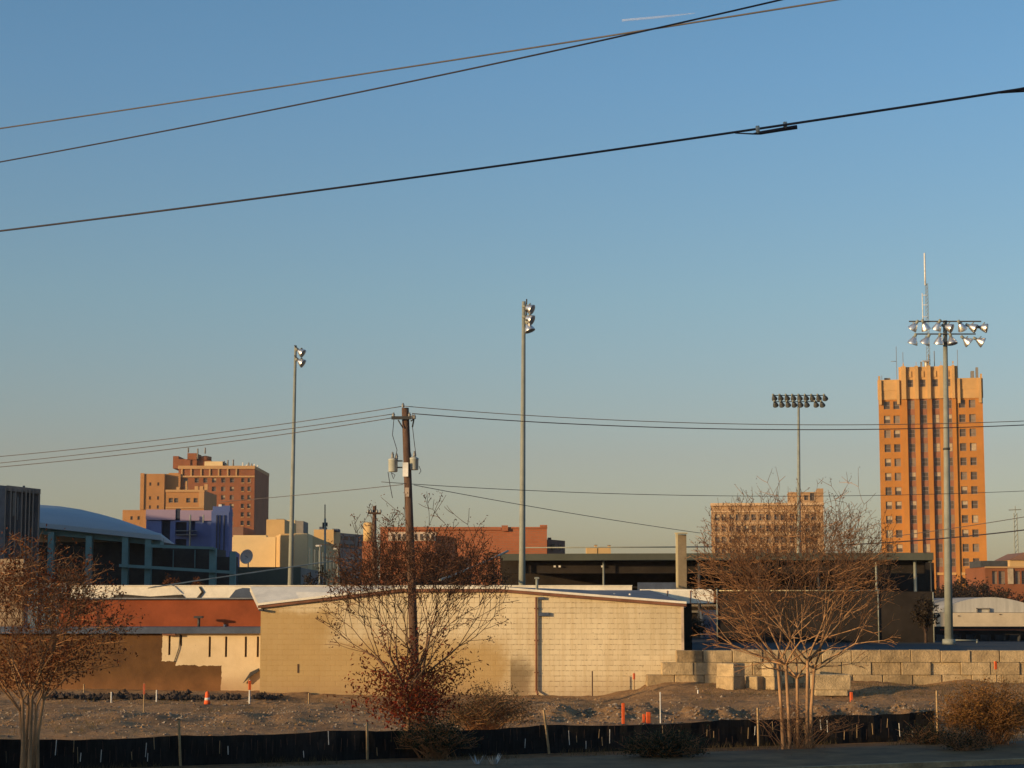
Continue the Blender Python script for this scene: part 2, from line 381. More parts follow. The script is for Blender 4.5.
def T(name, label, cat, loc=(0,0,0), group=None):
    o = bpy.data.objects.new(name, None); C.objects.link(o); o.location = loc; o.empty_display_size = .5
    ORG[o.name] = Vector(loc); return tag(o, label, cat, group)
def struct(o): o['kind'] = 'structure'; return o
def kids(o): return [c for c in bpy.data.objects if c.parent == o]
def dup(o, loc=None, parent=None):
    c = o.copy(); C.objects.link(c)
    if parent is not None: c.parent = parent
    if loc is not None: c.location = loc
    for ch in kids(o): dup(ch, None, c)
    return c
rnd = random.Random(7)
def boxes(name, m, root, L):
    for q in L:
        b = MB(); b.box(*q); b.build(name, m, root)

# ------------------------------------------------------------------ camera, light
cam = bpy.data.cameras.new('camera'); co = bpy.data.objects.new('camera', cam); C.objects.link(co)
co.location = (0,0,H0); co.rotation_euler = (R(90)+TH, 0, 0)
cam.sensor_width = 36; cam.lens = F/1024*36; cam.clip_end = 20000; cam.clip_start = .5
S.camera = co
EL = R(8.0); SAZ = Vector((-.84,-.54,0)).normalized()
sd = Vector((SAZ.x*math.cos(EL), SAZ.y*math.cos(EL), math.sin(EL)))
sun = bpy.data.lights.new('sun', 'SUN'); so = bpy.data.objects.new('sun', sun); C.objects.link(so)
so.rotation_euler = sd.to_track_quat('Z', 'Y').to_euler(); so.location = (-50,-50,60)
sun.energy = 4.0; sun.angle = R(.5); sun.color = (1, .695, .35)
wd = bpy.data.worlds.new('World'); S.world = wd; wd.use_nodes = True
nt = wd.node_tree; bg = nt.nodes['Background']
sk = nt.nodes.new('ShaderNodeTexSky'); sk.sky_type = 'NISHITA'; sk.sun_disc = False
sk.sun_elevation = EL; sk.sun_rotation = math.atan2(SAZ.x, SAZ.y) % (2*math.pi)
sk.altitude = 100; sk.air_density = 1.0; sk.dust_density = 1.25; sk.ozone_density = 2.15
tint = nt.nodes.new('ShaderNodeMix'); tint.data_type = 'RGBA'; tint.blend_type = 'MULTIPLY'; tint.inputs[0].default_value = 1; tint.inputs[7].default_value = (.985,.945,1.02,1)
nt.links.new(sk.outputs[0], tint.inputs[6])
tc = nt.nodes.new('ShaderNodeTexCoord'); sxyz = nt.nodes.new('ShaderNodeSeparateXYZ'); nt.links.new(tc.outputs['Generated'], sxyz.inputs[0])
grad = ramp(nt, sxyz.outputs[2], [(.02, (.93,.89,.90)), (.30, (.72,.96,1.0)), (.035, (.90,.865,.885)), (.0753, (.888,.79,.78)), (.155, (.85,.915,.87)), (.262, (.75,.96,1.0))])
t2_ = mixc(nt, 1.0, tint.outputs[2], grad, 'MULTIPLY'); nt.links.new(t2_, bg.inputs[0]); bg.inputs[1].default_value = .141
S.view_settings.view_transform = 'Standard'; S.view_settings.look = 'None'; S.view_settings.gamma = 1
S.view_settings.exposure = 0.35
S.cycles.max_bounces = 6

# ------------------------------------------------------------------ ground
G1 = 1.45
FA, FB = Vector((-11.6, 43.0, 0)), Vector((11.6, 53.3, 0))      # line of the silt fence
fd = (FB-FA).normalized(); fn = Vector((fd.y, -fd.x, 0))         # fn points towards the camera
def foff(x, y): return (Vector((x,y,0))-FA).dot(fn)              # >0: camera side
def hgt(x, y):
    yr = 77.45 if x > 6.95 else 90.4
    if y > yr:
        z0_ = .5 if x > 6.95 else 0
        return z0_+(G1-z0_)*min(1, (y-yr)/.4)
    o = -foff(x, y)
    if o < .3 or abs(x) > 60: return 0
    a = min(1, (o-.3)/2)*(min(1, (90.4-y)/3) if x < 6.95 else 1)
    h = .10*noise.noise(Vector((x*.35, y*.35, 0)))+.05*noise.noise(Vector((x*1.3, y*1.3, 3)))+.05*noise.noise(Vector((x*3.3, y*3.3, 7)))
    # windrow of spoil heaps beyond the fence on the right
    yc = 63+.05*x
    k = math.exp(-((y-yc)/(2.0+1.2*noise.noise(Vector((x*.9,y*.3,6)))))**2)
    if x > -1: h += min(1,(x+1)/2)*k*(.14+.26*max(0, noise.noise(Vector((x*1.15, 2.2, 0)))*.8+.35+.35*math.sin(x*4.6+2.5*noise.noise(Vector((x*.5,0,0)))))+.16*noise.noise(Vector((x*2.6, y*2.2, 5)))+.10*noise.noise(Vector((x*6, y*5, 8))))
    else: h += k*.12*(1+noise.noise(Vector((x*1.1, 5.2, 0))))
    # wheel ruts of the access track beside the walls
    for yr_ in (72.6, 74.3): h -= .07*math.exp(-((y-yr_-.5*noise.noise(Vector((x*.12,3,0))))/.22)**2)
    # low bank at the foot of the walls
    h += .16*math.exp(-((y-77.6)/1.2)**2)*(1+noise.noise(Vector((x*.6, 9, 0))))*(1 if x < -8 or x > 5 else .3)
    if x > 3.5 and y < 77.9: h += .48*max(0, min(1, (x-3.5)/2.5))*max(0, min(1, (y-69.5)/6))**1.5
    return h*a+.02*a
def axis(fine0, fine1, step, far):
    a = []; v = fine0
    while v <= fine1: a.append(v); v += step
    lo = fine0; st = step*4
    while lo > -far: lo -= st; st *= 1.5; a.insert(0, lo)
    hi = a[-1]; st = step*4
    while hi < far: hi += st; st *= 1.5; a.append(hi)
    return a
xs = axis(-24, 26, .2, 1600); ys = axis(44, 91.2, .2, 1700)
g = MB()
for y in ys:
    for x in xs: g.v.append((x, y, hgt(x, y)))
nx = len(xs)
for j in range(len(ys)-1):
    for i in range(nx-1):
        g.f.append((j*nx+i, j*nx+i+1, (j+1)*nx+i+1, (j+1)*nx+i)); g.mi.append(0); g.smooth.append(True)
struct(g.build('ground', M['ground']))
def strip(name, o0, o1, z, m, s0=-160, s1=200, seg=1):
    b = MB()
    p = [FA+fd*s0+fn*o0, FA+fd*s1+fn*o0, FA+fd*s1+fn*o1, FA+fd*s0+fn*o1]
    b.quad(*[(q.x, q.y, z) for q in reversed(p)]); return struct(b.build(name, m))
strip('verge', .15, 2.3, .006, M['verge'])
b = MB()
p = [FA+fd*-160+fn*2.3, FA+fd*200+fn*2.3, FA+fd*200+fn*7.2, FA+fd*-160+fn*7.2]
b.prism([(q.x, q.y) for q in reversed(p)], -.1, .10); struct(b.build('pavement', M['walk']))
b = MB()
p = [FA+fd*-160+fn*7.21, FA+fd*200+fn*7.21, FA+fd*200+fn*7.4, FA+fd*-160+fn*7.4]
b.prism([(q.x, q.y) for q in reversed(p)], -.1, .13); struct(b.build('kerb', M['concrete3']))
strip('road', 7.4, 16, .008, M['asphalt'])
b = MB()
for k in range(-20, 30):
    p0 = FA+fd*(k*6)+fn*11.6; p1 = FA+fd*(k*6+3)+fn*11.6
    q0 = p0+fn*.12; q1 = p1+fn*.12
    b.quad(*[(q.x, q.y, .013) for q in (p0, q0, q1, p1)])
struct(b.build('road_marking', M['paper']))
b = MB(); b.quad((7.2,78.4,G1+.01),(90,78.4,G1+.01),(90,170,G1+.01),(7.2,170,G1+.01)); struct(b.build('parking_lot', M['asphalt']))

# stones on the ground
def rock(b, c, r, rn, flat=.6):
    n = len(b.v)
    a = rn.random()*6.28
    pts = []
    for i in range(5):
        t = a+i*1.2566+rn.uniform(-.3,.3); q = r*rn.uniform(.7,1.1)
        pts.append((c[0]+q*math.cos(t), c[1]+q*math.sin(t), c[2]+r*rn.uniform(-.2,.2)))
    top = (c[0]+r*rn.uniform(-.3,.3), c[1]+r*rn.uniform(-.3,.3), c[2]+r*flat*rn.uniform(.8,1.4))
    b.v += pts+[top]
    for i in range(5): b.f.append((n+i, n+(i+1)%5, n+5)); b.mi.append(rn.randrange(3)); b.smooth.append(False)
gs = MB(); rn = random.Random(3)
for i in range(26000):
    x = rn.uniform(-20, 22); y = rn.uniform(50, 76)
    if i % 2: y = 63+.05*x+rn.gauss(0, 2.6)
    if i % 5 == 0: x = rn.uniform(0,18); y = 62.5+.05*x+rn.gauss(0,1.6)
    if foff(x, y) > -.6 or y > 77: continue
    r = .015+.085*rn.random()**5
    rock(gs, (x, y, hgt(x, y)-r*.1), r, rn)
tag(gs.build('gravel', [M['stone_grey'], M['ground'], M['stone_dark']]), 'loose gravel and small stones scattered over the cleared lot', 'gravel', kind='stuff')
gs = MB()
for (a, b_, n, zz) in ((-17.6, -10.4, 420, .16), (-9.9,-8.9,60,.13), (5.5,9,60,.08)):
    for i in range(n):
        x = rn.uniform(a, b_); y = 75.6+rn.gauss(0,.45)+(0 if x<0 else 3)
        rock(gs, (x, y, hgt(x,y)+rn.random()*zz*max(.2, noise.noise(Vector((x*.9,0,0)))+.5)), rn.uniform(.06,.20), rn, .8)
tag(gs.build('soil_clods', M['clod']), 'dark churned soil clods along the foot of the cream wall', 'soil', kind='stuff')

# ------------------------------------------------------------------ wall with window openings
def facade(b, x0, x1, z0, z1, y, depth, holes, rec=.3, back=True):
    """box x0..x1, y..y+depth, z0..z1 whose front has recessed openings (hx0,hx1,hz0,hz1)"""
    hx = sorted(set([x0, x1]+[h[0] for h in holes]+[h[1] for h in holes]))
    hz = sorted(set([z0, z1]+[h[2] for h in holes]+[h[3] for h in holes]))
    hx = [v for v in hx if x0 <= v <= x1]; hz = [v for v in hz if z0 <= v <= z1]
    for i in range(len(hx)-1):
        for j in range(len(hz)-1):
            cx = (hx[i]+hx[i+1])/2; cz = (hz[j]+hz[j+1])/2
            if any(h[0] < cx < h[1] and h[2] < cz < h[3] for h in holes): continue
            b.quad((hx[i],y,hz[j]),(hx[i+1],y,hz[j]),(hx[i+1],y,hz[j+1]),(hx[i],y,hz[j+1]))
    for a, c, d, e in holes:
        yr = y+rec
        b.quad((a,y,d),(a,y,e),(a,yr,e),(a,yr,d)); b.quad((c,y,e),(c,y,d),(c,yr,d),(c,yr,e))
        b.quad((a,y,d),(a,yr,d),(c,yr,d),(c,y,d)); b.quad((a,y,e),(c,y,e),(c,yr,e),(a,yr,e))
        b.quad((a,yr,d),(c,yr,d),(c,yr,e),(a,yr,e))
    yb = y+depth
    b.quad((x0,yb,z0),(x0,y,z0),(x0,y,z1),(x0,yb,z1)); b.quad((x1,y,z0),(x1,yb,z0),(x1,yb,z1),(x1,y,z1))
    b.quad((x1,yb,z0),(x0,yb,z0),(x0,yb,z1),(x1,yb,z1)); b.quad((x0,y,z1),(x1,y,z1),(x1,yb,z1),(x0,yb,z1))
WIN = {}
def window(root, h, y, rec, kind, stuff=None):
    w = h[1]-h[0]; hh = h[3]-h[2]
    key = (round(w, 2), round(hh, 2), kind)
    yy = y+rec-.08
    if key not in WIN:
        b = MB(); fw = min(w, hh)*.07
        b.cur = 0; b.box(-w/2+fw, w/2-fw, 0, .05, fw, hh-fw)
        if kind == 1: b.cur = 2; b.box(-w/2+fw, w/2-fw, -.012, 0, hh*.5, hh-fw)
        if kind == 2: b.cur = 2; b.box(-w/2+fw, w/2-fw, -.012, 0, fw+.02, hh-fw)
        b.cur = 1
        b.box(-w/2+.01, -w/2+fw, -.04, .07, .01, hh-.01); b.box(w/2-fw, w/2-.01, -.04, .07, .01, hh-.01)
        b.box(-w/2+fw, w/2-fw, -.04, .07, .01, fw); b.box(-w/2+fw, w/2-fw, -.04, .07, hh-fw, hh-.01)
        b.box(-w/2+fw, w/2-fw, -.05, -.02, hh*.5-fw/2, hh*.5+fw/2)
        o = b.build('window', [M['g_dark'] if kind != 3 else M['g_mid'], M['grey_b'], M['g_pale']], None)
        WIN[key] = o.data; o0 = o
    else:
        o0 = bpy.data.objects.new('window', WIN[key]); C.objects.link(o0)
    o0.parent = root
    o0.location = Vector(((h[0]+h[1])/2, yy, h[2]))-ORG[root.name]
    return o0
wr = random.Random(11)
def pick(): return wr.choices([0,1,2,3],[.5,.2,.1,.2])[0]
def hole(px, py, w, h, Y, pyref=500):
    c = W(px, pyref, Y); k = (W(px+10, pyref, Y).x-c.x)/10
    zt = Z(py-h/2, Y); zb = Z(py+h/2, Y)
    return (c.x-w/2*k, c.x+w/2*k, zb, zt)

# ------------------------------------------------------------------ orange tower (right)
Y = 482; PR = 480
def x_(px): return W(px, PR, Y).x
def z_(py): return Z(py, Y)
tw = T('office_tower', 'tall orange brick tower with stepped crown and vertical piers, behind the nearest floodlight pole', 'tower', (x_(932), Y, G1))
rows = [404.5+14.35*i for i in range(12)]
sideh = [hole(px, py, 6.2, 7.8, Y, PR) for px in (889.2, 898.7, 963.2, 973) for py in rows]
b = MB()
facade(b, x_(881), x_(903.5), G1-1, z_(381), Y, 26, sideh[:24], .45)
facade(b, x_(957.2), x_(983.4), G1-1, z_(381), Y, 26, sideh[24:], .45)
b.box(x_(903.5)+.01, x_(957.2)-.01, Y+1.7, Y+25.9, G1-1, z_(400))
b.build('wall', M['tower'], tw)
for h in sideh: window(tw, h, Y, .45, pick())
# centre bays: spandrel strips with windows, piers in front
b = MB(); ch = []
cc = [913.0, 925.2, 937.4, 949.6]
for px in cc:
    hs = [hole(px, py, 6.4, 8.4, Y+.3, PR) for py in rows]; ch += hs
    facade(b, x_(px-3.7), x_(px+3.7), G1, z_(398.5), Y+.3, 1.3, hs, .2)
b.build('spandrel', M['spandrel'], tw)
for h in ch: window(tw, h, Y+.3, .2, wr.choices([0,1,2,3],[.35,.2,.2,.25])[0])
b = MB()
edges = [903.5]+[v for px in cc for v in (px-3.7, px+3.7)]+[957.2]
for i in range(0, 10, 2):
    b.box(x_(edges[i]), x_(edges[i+1]), Y-.5, Y+1.65, G1, z_(398.5))
b.build('pier', M['tower'], tw)
b = MB()
top = [hole(px, 383, 5.6, 7.2, Y-.1, PR) for px in cc]
facade(b, x_(901.5), x_(959.5), z_(398.5), z_(366.5), Y-.1, 22, top, .4)
for i in range(0, 10, 2):
    xa, xb = x_(edges[i]+.6), x_(edges[i+1]-.6); xm = (xa+xb)/2
    b.box(xa, xb, Y-1.0, Y-.11, z_(399), z_(366)); b.box(xa+.4, xb-.4, Y-.9, Y-.12, z_(366), z_(363.6))
    b.box(xa+.5, xb-.5, Y-1.0, Y-.5, z_(364), z_(362.2))
for px in cc:
    b.prism([(x_(px-1.2), Y-.35), (x_(px+1.2), Y-.35), (x_(px+1.2), Y-.11), (x_(px-1.2), Y-.11)], z_(377), z_(371))
b.build('crown', M['tower_top'], tw)
for h in top: window(tw, h, Y-.1, .4, 0)
for a, c in ((880.4, 901.4), (959.7, 984)):
    b = MB(); b.box(x_(a), x_(c), Y-.35, Y+26.3, z_(390), z_(379)); b.box(x_(a), x_(c), Y-.25, Y-.02, z_(399), z_(390.01)); b.build('cornice', M['tower_top'], tw)
for a in (882.5, 900.3, 959.9, 980.5):
    b = MB(); b.prism([(x_(a-.9), Y-.9), (x_(a+1.8), Y-.9), (x_(a+1.8), Y-.36), (x_(a-.9), Y-.36)], z_(404), z_(379.5)); b.build('pilaster', M['tower_top'], tw)
boxes('finial', M['tower_top'], tw, [(x_(a), x_(a+1.8), Y-.3, Y+2, z_(378.9), z_(375)) for a in (881.2, 981.5)])
b = MB(); b.box(x_(881.6), x_(983), Y-.15, Y-.03, z_(575), z_(572.5)); b.build('string_course', M['tower_top'], tw)
for px, pt in ((884.5,373),(960,349),(906,350),(899.5,344)):
    b = MB(); b.tube([(x_(px), Y+3, z_(382)), (x_(px), Y+3, z_(pt))], .07, 5)
    if px == 899.5: b.tube([(x_(894), Y+3, z_(359)), (x_(899.5), Y+3, z_(359))], .07, 5)
    b.build('aerial', M['grey_b'], tw)
boxes('roof_equipment', M['grey_b'], tw, [(x_(887), x_(893), Y+2, Y+5, z_(379), z_(376)), (x_(972.5), x_(976), Y+2, Y+5, z_(379), z_(371)), (x_(977.5), x_(980), Y+2, Y+5, z_(379), z_(367.5))])
b = MB(); b._lathe([(0,.05),(.12,.5),(.35,.9),(.42,1.15),(.44,1.15),(.38,.9)], W(921, 362.5, Y+6), Vector((0,-.25,1)), 16)
b.tube([W(921,368,Y+6), W(921,362,Y+6)], .3, 6); b.build('satellite_dish', M['dish'], tw)
mast = T('lattice_mast', 'tall thin lattice radio mast on the orange tower roof', 'mast', (X(927.3,490,320), Y+8, z_(367)))
b = MB(); xc = X(927.3,490,320); zz0, zz1 = z_(368), Z(253,490)
for dx, dy in ((-.45,0),(.45,0),(0,.7)): b.tube([(xc+dx, Y+8+dy, zz0), (xc+dx*.6, Y+8+dy*.6, z_(278))], .055, 4)
n = 24
for i in range(n):
    z0 = zz0+(z_(278)-zz0)*i/n; z1 = zz0+(z_(278)-zz0)*(i+1)/n
    b.tube([(xc-.42, Y+8, z0), (xc+.42, Y+8, z1)], .05, 3); b.tube([(xc+.42, Y+8, z0), (xc, Y+8.6, z1)], .05, 3)
b.build('lattice', M['galv'], mast)
b = MB(); b.tube([(xc-.3, Y+8, z_(280)), (xc-.3, Y+8, zz1)], .2, 6); b.tube([(xc-1.1, Y+8, z_(320)), (xc-1.1, Y+8, z_(288))], .13, 5)
for q in (290, 300, 312): b.tube([(xc-1.1, Y+8, z_(q)), (xc, Y+8, z_(q))], .08, 4)
b.build('antenna', M['paper'], mast)
b = MB(); b.tube([(xc+1.5, Y+8, z_(367)), (xc+1.5, Y+8, z_(347))], .1, 4)
b.box(x_(930), x_(932), Y+7, Y+9, z_(366), z_(358)); b.box(x_(934), x_(938), Y+7, Y+9, z_(366), z_(357)); b.box(x_(938), x_(939), Y+7, Y+9, z_(366), z_(351)); b.build('antenna_rack', M['grey_b'], mast)

tw.rotation_euler.z = -math.atan(tw.location.x/tw.location.y); mast.rotation_euler.z = tw.rotation_euler.z; pass

# ------------------------------------------------------------------ hotel (left)
Y = 729; PR = 500
ht = T('hotel_building', 'large red brick hotel with dark shaded side and rooftop tanks, left skyline', 'building', (x_(215), Y, G1))
rr = [480.3+8.55*i for i in range(9)]
hs = [hole(px, py, 4.2, 4.6, Y, PR) for px in (185.5, 196.4, 205, 213.7, 223, 231.7) for py in rr[:7]]
hs += [hole(px, py, 3.3, 4.5, Y, PR) for px in (242.6, 249) for py in rr]
b = MB(); facade(b, x_(178), x_(254.3), G1-1, z_(467.5), Y, 43, hs, .6)
b.build('wall', M['hotel_red'], ht)
for h in hs: window(ht, h, Y, .6, pick())
boxes('cornice', M['hotel_trim'], ht, [(x_(177.6), x_(254.6), Y-.6, Y+43.2, z_(469), z_(465.8))])
boxes('string_course', M['hotel_trim'], ht, [(x_(178.1), x_(254.5), Y-.5, Y-.02, z_(477.3), z_(475.8))])
boxes('pilaster', M['hotel_trim'], ht, [(x_(px-.7), x_(px+.7), Y-.45, Y-.03, z_(475.8), z_(469)) for px in (181.5, 190.8, 200.7, 209.4, 218.3, 227.3, 236)])
boxes('window_sill', M['hotel_trim'], ht, [(x_(px-1.5), x_(px+1.5), Y-.25, Y-.02, z_(py+3), z_(py+2.3)) for px in (242.6, 249) for py in rr])
b = MB()
h2 = [hole(px, py, 1.9, 3.4, Y-4, PR) for px in (150, 158) for py in (484, 498, 507)] + [hole(x, 518, 2.4, 3.6, Y-4, PR) for x in (132, 139)]
facade(b, x_(142.5), x_(166), G1-1, z_(474.5), Y-4, 36, h2[:6], .5)
facade(b, x_(125), x_(142.4), G1-1, z_(510.5), Y-4, 30, h2[6:], .5)
b.box(x_(166.1), x_(178), Y+6, Y+40, G1, z_(473)); b.box(x_(165.8), x_(180.5), Y-1, Y+6, G1, z_(474))
b.box(x_(142.2), x_(146), Y-4.5, Y-4.02, z_(510), z_(474)); b.box(x_(166), x_(177.9), Y+5, Y+8, z_(474), z_(472))
b.build('buff_wing', M['hotel_buff'], ht)
for h in h2: window(ht, h, Y-4, .5, 0)
b = MB(); b.box(x_(168.5), x_(186), Y+8, Y+24, z_(467), z_(457.5)); b.box(x_(168.5), x_(174), Y+8, Y+24, z_(457.5), z_(454.5)); b.box(x_(183), x_(192.3), Y+8, Y+20, z_(458), z_(451.5)); b.box(x_(192.4), x_(205.8), Y+10, Y+24, z_(467), z_(458.5))
b.box(x_(186.1), x_(192.3), Y+8.5, Y+20, z_(467), z_(458.1))
b._lathe([(0,2.4),(1.5,2.4),(1.9,.5)], (x_(199.5), Y+12, z_(458.5)), (0,0,1), 14)
b.build('penthouse', M['hotel_red'], ht)
b = MB(); b.box(x_(203), x_(221.2), Y+2, Y+16, z_(466), z_(461)); b.build('lift_housing', M['cream_b'], ht)
b = MB()
for px, a, c in ((195.5,458,448),(226,466,459.5),(231.5,466,459),(222.3,466,460.5),(247,466,462),(250,466,463),(186,452,447),(203,453,447)): b.tube([(x_(px), Y+3, z_(a)), (x_(px), Y+3, z_(c))], .3, 5)
b.box(x_(221.5), x_(223.5), Y+3, Y+5, z_(466), z_(462)); b.build('vent_pipe', M['grey_b'], ht)
b = MB()
for px, h_ in ((241,4),(245,2),(252.5,2.5),(256,1.5)): b.box(x_(px-.6), x_(px+.6), Y+3, Y+4, z_(466), z_(466-h_))
b.build('roof_aerial', M['paper'], ht)
# nearer buff block in front
Y = 640
bf = T('apartment_block', 'buff brick block with small roof finials in front of the red hotel', 'building', (x_(185), Y, G1))
hs = [hole(px, 500.3, 4.2, 4.6, Y, PR) for px in (170.8, 176.2, 188.3, 195.6)]
b = MB(); facade(b, x_(165.8), x_(204.2), G1-1, z_(490.5), Y, 27, hs, .5); b.build('wall', M['hotel_buff'], bf)
for h in hs: window(bf, h, Y, .5, 0)
b = MB(); b.box(x_(165.5), x_(204.5), Y-.5, Y-.02, z_(492), z_(489.8)); b.box(x_(165.9), x_(204.1), Y-.4, Y-.03, z_(508.4), z_(507.2)); b.box(x_(199), x_(204.2), Y-.3, Y-.02, z_(507), z_(492.1))
b.build('cornice', M['hotel_trim'], bf)
for px, t in ((177.5,487),(185.7,481),(195.8,486),(201,486),(205.5,484)):
    b = MB(); b.rbox((x_(px), Y+1, z_(490)), 1.1 if t > 483 else .5, 1, z_(t)-z_(490), 0); b.build('finial', M['hotel_trim'], bf)

# ------------------------------------------------------------------ middle office building
Y = 600; PR = 520
mo = T('office_building', 'tan stone office block with rows of paired windows behind the bare tree', 'building', (x_(766), Y, G1))
cols = [717.5,724,732,738.5,747,753.7,762,768.5,776.5,783,791.8,798.4,807,813.7]
hs = [hole(px, py, 4.6, 6.2, Y, PR) for px in cols for py in (517.2, 528.4, 539.6, 550.8, 562)]
b = MB(); facade(b, x_(711.5), x_(823), G1-1, z_(505), Y, 3, hs, .5)
b.box(x_(711.6), x_(821.8), Y+3.01, Y+34, G1-1, z_(505)+.1)
b.build('wall', M['mid'], mo)
for h in hs: window(mo, h, Y, .5, wr.choices([0,1,3],[.7,.1,.2])[0])
boxes('cornice', M['mid_trim'], mo, [(x_(710.8), x_(823.6), Y-.9, Y+34.2, z_(505.6), z_(503))])
boxes('string_course', M['mid_trim'], mo, [(x_(711.2), x_(823.2), Y-.4, Y-.02, z_(512), z_(510.8))]+[(x_(711.3), x_(823.1), Y-.25, Y-.02, z_(py+.5), z_(py-.5)) for py in (523, 534.3, 545.4)])
b = MB(); hp = [hole(805.5, 498, 4, 5, Y+2, PR), hole(811.5, 497, 4.5, 8, Y+2, PR)]
facade(b, x_(789), x_(823.5), z_(503), z_(493), Y+2, 12, hp, .5); b.box(x_(817.5), x_(823.5), Y+1.6, Y+14, z_(493), z_(488.5)); b.box(x_(788.6), x_(817.3), Y+1.7, Y+14.2, z_(493), z_(492)); b.build('penthouse', M['mid'], mo)
for h in hp: window(mo, h, Y+2, .5, 0)

mo.rotation_euler.z = -math.atan(mo.location.x/mo.location.y)+.02

# ------------------------------------------------------------------ blue building, arena, fin block
Y = 260; PR = 530
bl = T('blue_building', 'blue painted building with sunlit upper wall coloured lilac and dark recessed bays', 'building', (x_(185), Y, G1))
b = MB(); hs = [hole(166, 532, 8.5, 24, Y, PR), hole(181, 529, 11, 14, Y, PR), hole(191.8, 527, 6.5, 18, Y, PR), hole(181, 545, 11, 12, Y, PR)]
facade(b, x_(146.5), x_(212), G1-1, z_(520.5), Y, 22, hs, 1.2)
b.box(x_(229), x_(235.5), Y+1, Y+15, G1, z_(551))
b.box(x_(212.05), x_(229.2), Y-3, Y-.7, G1, z_(512)); b.box(x_(212.3), x_(229.4), Y-.6, Y+8, G1, z_(506.5)); b.box(x_(221), x_(229), Y+1, Y+7, z_(506.5), z_(505))
b.build('wall', M['blue'], bl)
b = MB(); b.box(x_(146.2), x_(175.5), Y-.3, Y+22, z_(520), z_(509.8)); b.box(x_(180), x_(212.2), Y-.3, Y+22, z_(520.7), z_(510.3)); b.box(x_(147), x_(176), Y+4, Y+20, z_(509.8), z_(508.6)); b.build('sunlit_top_band', M['lilac'], bl)
b = MB(); b.box(x_(162.2), x_(169.8), Y+.9, Y+1.1, z_(544), z_(520.8)); b.build('window', M['blue_dark'], bl)
b = MB(); b.box(x_(176), x_(186), Y+.9, Y+1.1, z_(536), z_(522)); b.build('window', M['blue_dark'], bl)
b = MB(); b.box(x_(176), x_(186), Y+.9, Y+1.1, z_(551), z_(539)); b.build('window', M['blue_dark'], bl)
b = MB(); b.box(x_(175.6), x_(179.9), Y-.2, Y+2, z_(518.5), z_(508.8)); b.build('louvre', M['blue_dark'], bl)
for px in (217.5, 220.5, 224.8):
    b = MB(); b.box(x_(px-.6), x_(px+.6), Y-3.15, Y-3.01, z_(553), z_(516)); b.build('slot_window', M['blue_dark'], bl)
for q in (531, 535, 548): 
    b = MB(); b.box(x_(176), x_(197), Y-1.2, Y-.1, z_(q+.4), z_(q-.4)); b.build('balcony_rail', M['fin'], bl)
b = MB(); b.tube([(x_(190.5), Y-1, z_(558)), (x_(190.5), Y-1, z_(515))], .12, 5); b.tube([(x_(203.5), Y-1, z_(523)), (x_(203.5), Y-1, z_(515))], .1, 4); b.build('pipe', M['galv'], bl)
b = MB(); b.box(x_(217.5), x_(220.5), Y+1, Y+2, z_(506.5), z_(503.8)); b.build('roof_vent', M['paper'], bl)

Y = 185; PR = 550
ar = T('arena_building', 'teal steel framed arena with long blue-grey curved roof', 'building', (x_(100), Y, G1))
tops = [(-40,503.5),(10,503.5),(38,504.6),(60,506.3),(80,509.3),(100,514),(120,519.6),(140,526.5),(161,534.2)]
eave = lambda px: 522.5+(px-38)*.105
b = MB(); n = len(tops)
for px, py in tops:
    e = eave(px); f0 = W(px, e, Y); r1 = W(px, min(py, e-.6), Y+22)
    m1 = f0.lerp(r1, .5); m1.z += (r1.z-f0.z)*.12
    b.v += [tuple(f0), tuple(m1), tuple(r1), (r1.x, r1.y+20, f0.z-1), (f0.x, f0.y, f0.z-.45)]
for i in range(n-1):
    for a in range(5):
        c = (a+1) % 5
        b.f.append((i*5+a, (i+1)*5+a, (i+1)*5+c, i*5+c)); b.mi.append(0); b.smooth.append(a < 2)
b.f.append((0,1,2,3,4)); b.f.append(tuple((n-1)*5+q for q in (4,3,2,1,0))); b.mi += [0,0]; b.smooth += [False]*2
b.build('roof', M['blue_roof'], ar)
b = MB()
b.vprism([(x_(-40), Z(eave(-40)+2.2, Y)), (x_(158), Z(eave(158)+2.2, Y)), (x_(158), Z(eave(158)+10, Y)), (x_(-40), Z(eave(-40)+12, Y))], Y+1, Y+3)
for px, t in ((124.5, eave(124)+1.5), (147.5, eave(147)+1.5), (88, eave(88)+8), (50, eave(50)+8), (15,530)):
    b.box(x_(px-3), x_(px+3), Y+.2, Y+.95, G1, z_(t))
b.vprism([(x_(120), z_(567)), (x_(235), z_(574)), (x_(235), z_(571)), (x_(120), z_(564))], Y-.3, Y+.15)
b.vprism([(x_(150.6), z_(547.5)), (x_(214), z_(549.5)), (x_(214), z_(547)), (x_(150.6), z_(544.5))], Y-.5, Y+.18)
b.box(x_(209), x_(215.5), Y+.2, Y+.95, G1, z_(548)); b.box(x_(229.5), x_(235), Y+.2, Y+.95, G1, z_(551.5))
b.build('frame', M['teal'], ar)
b = MB(); b.box(x_(-40), x_(157), Y+3.1, Y+40, G1, Z(541, Y)); b.box(x_(157.1), x_(212), Y+3.1, Y+9, G1, z_(548)); b.box(x_(212.1), x_(232), Y+3.1, Y+4.2, G1, z_(556)); b.build('infill_wall', M['teal_dark'], ar)
b = MB()
for px in (168, 190): b.box(x_(px-.4), x_(px+.4), Y+2.9, Y+3.05, z_(567), z_(549))
b.build('mullion', M['teal'], ar)

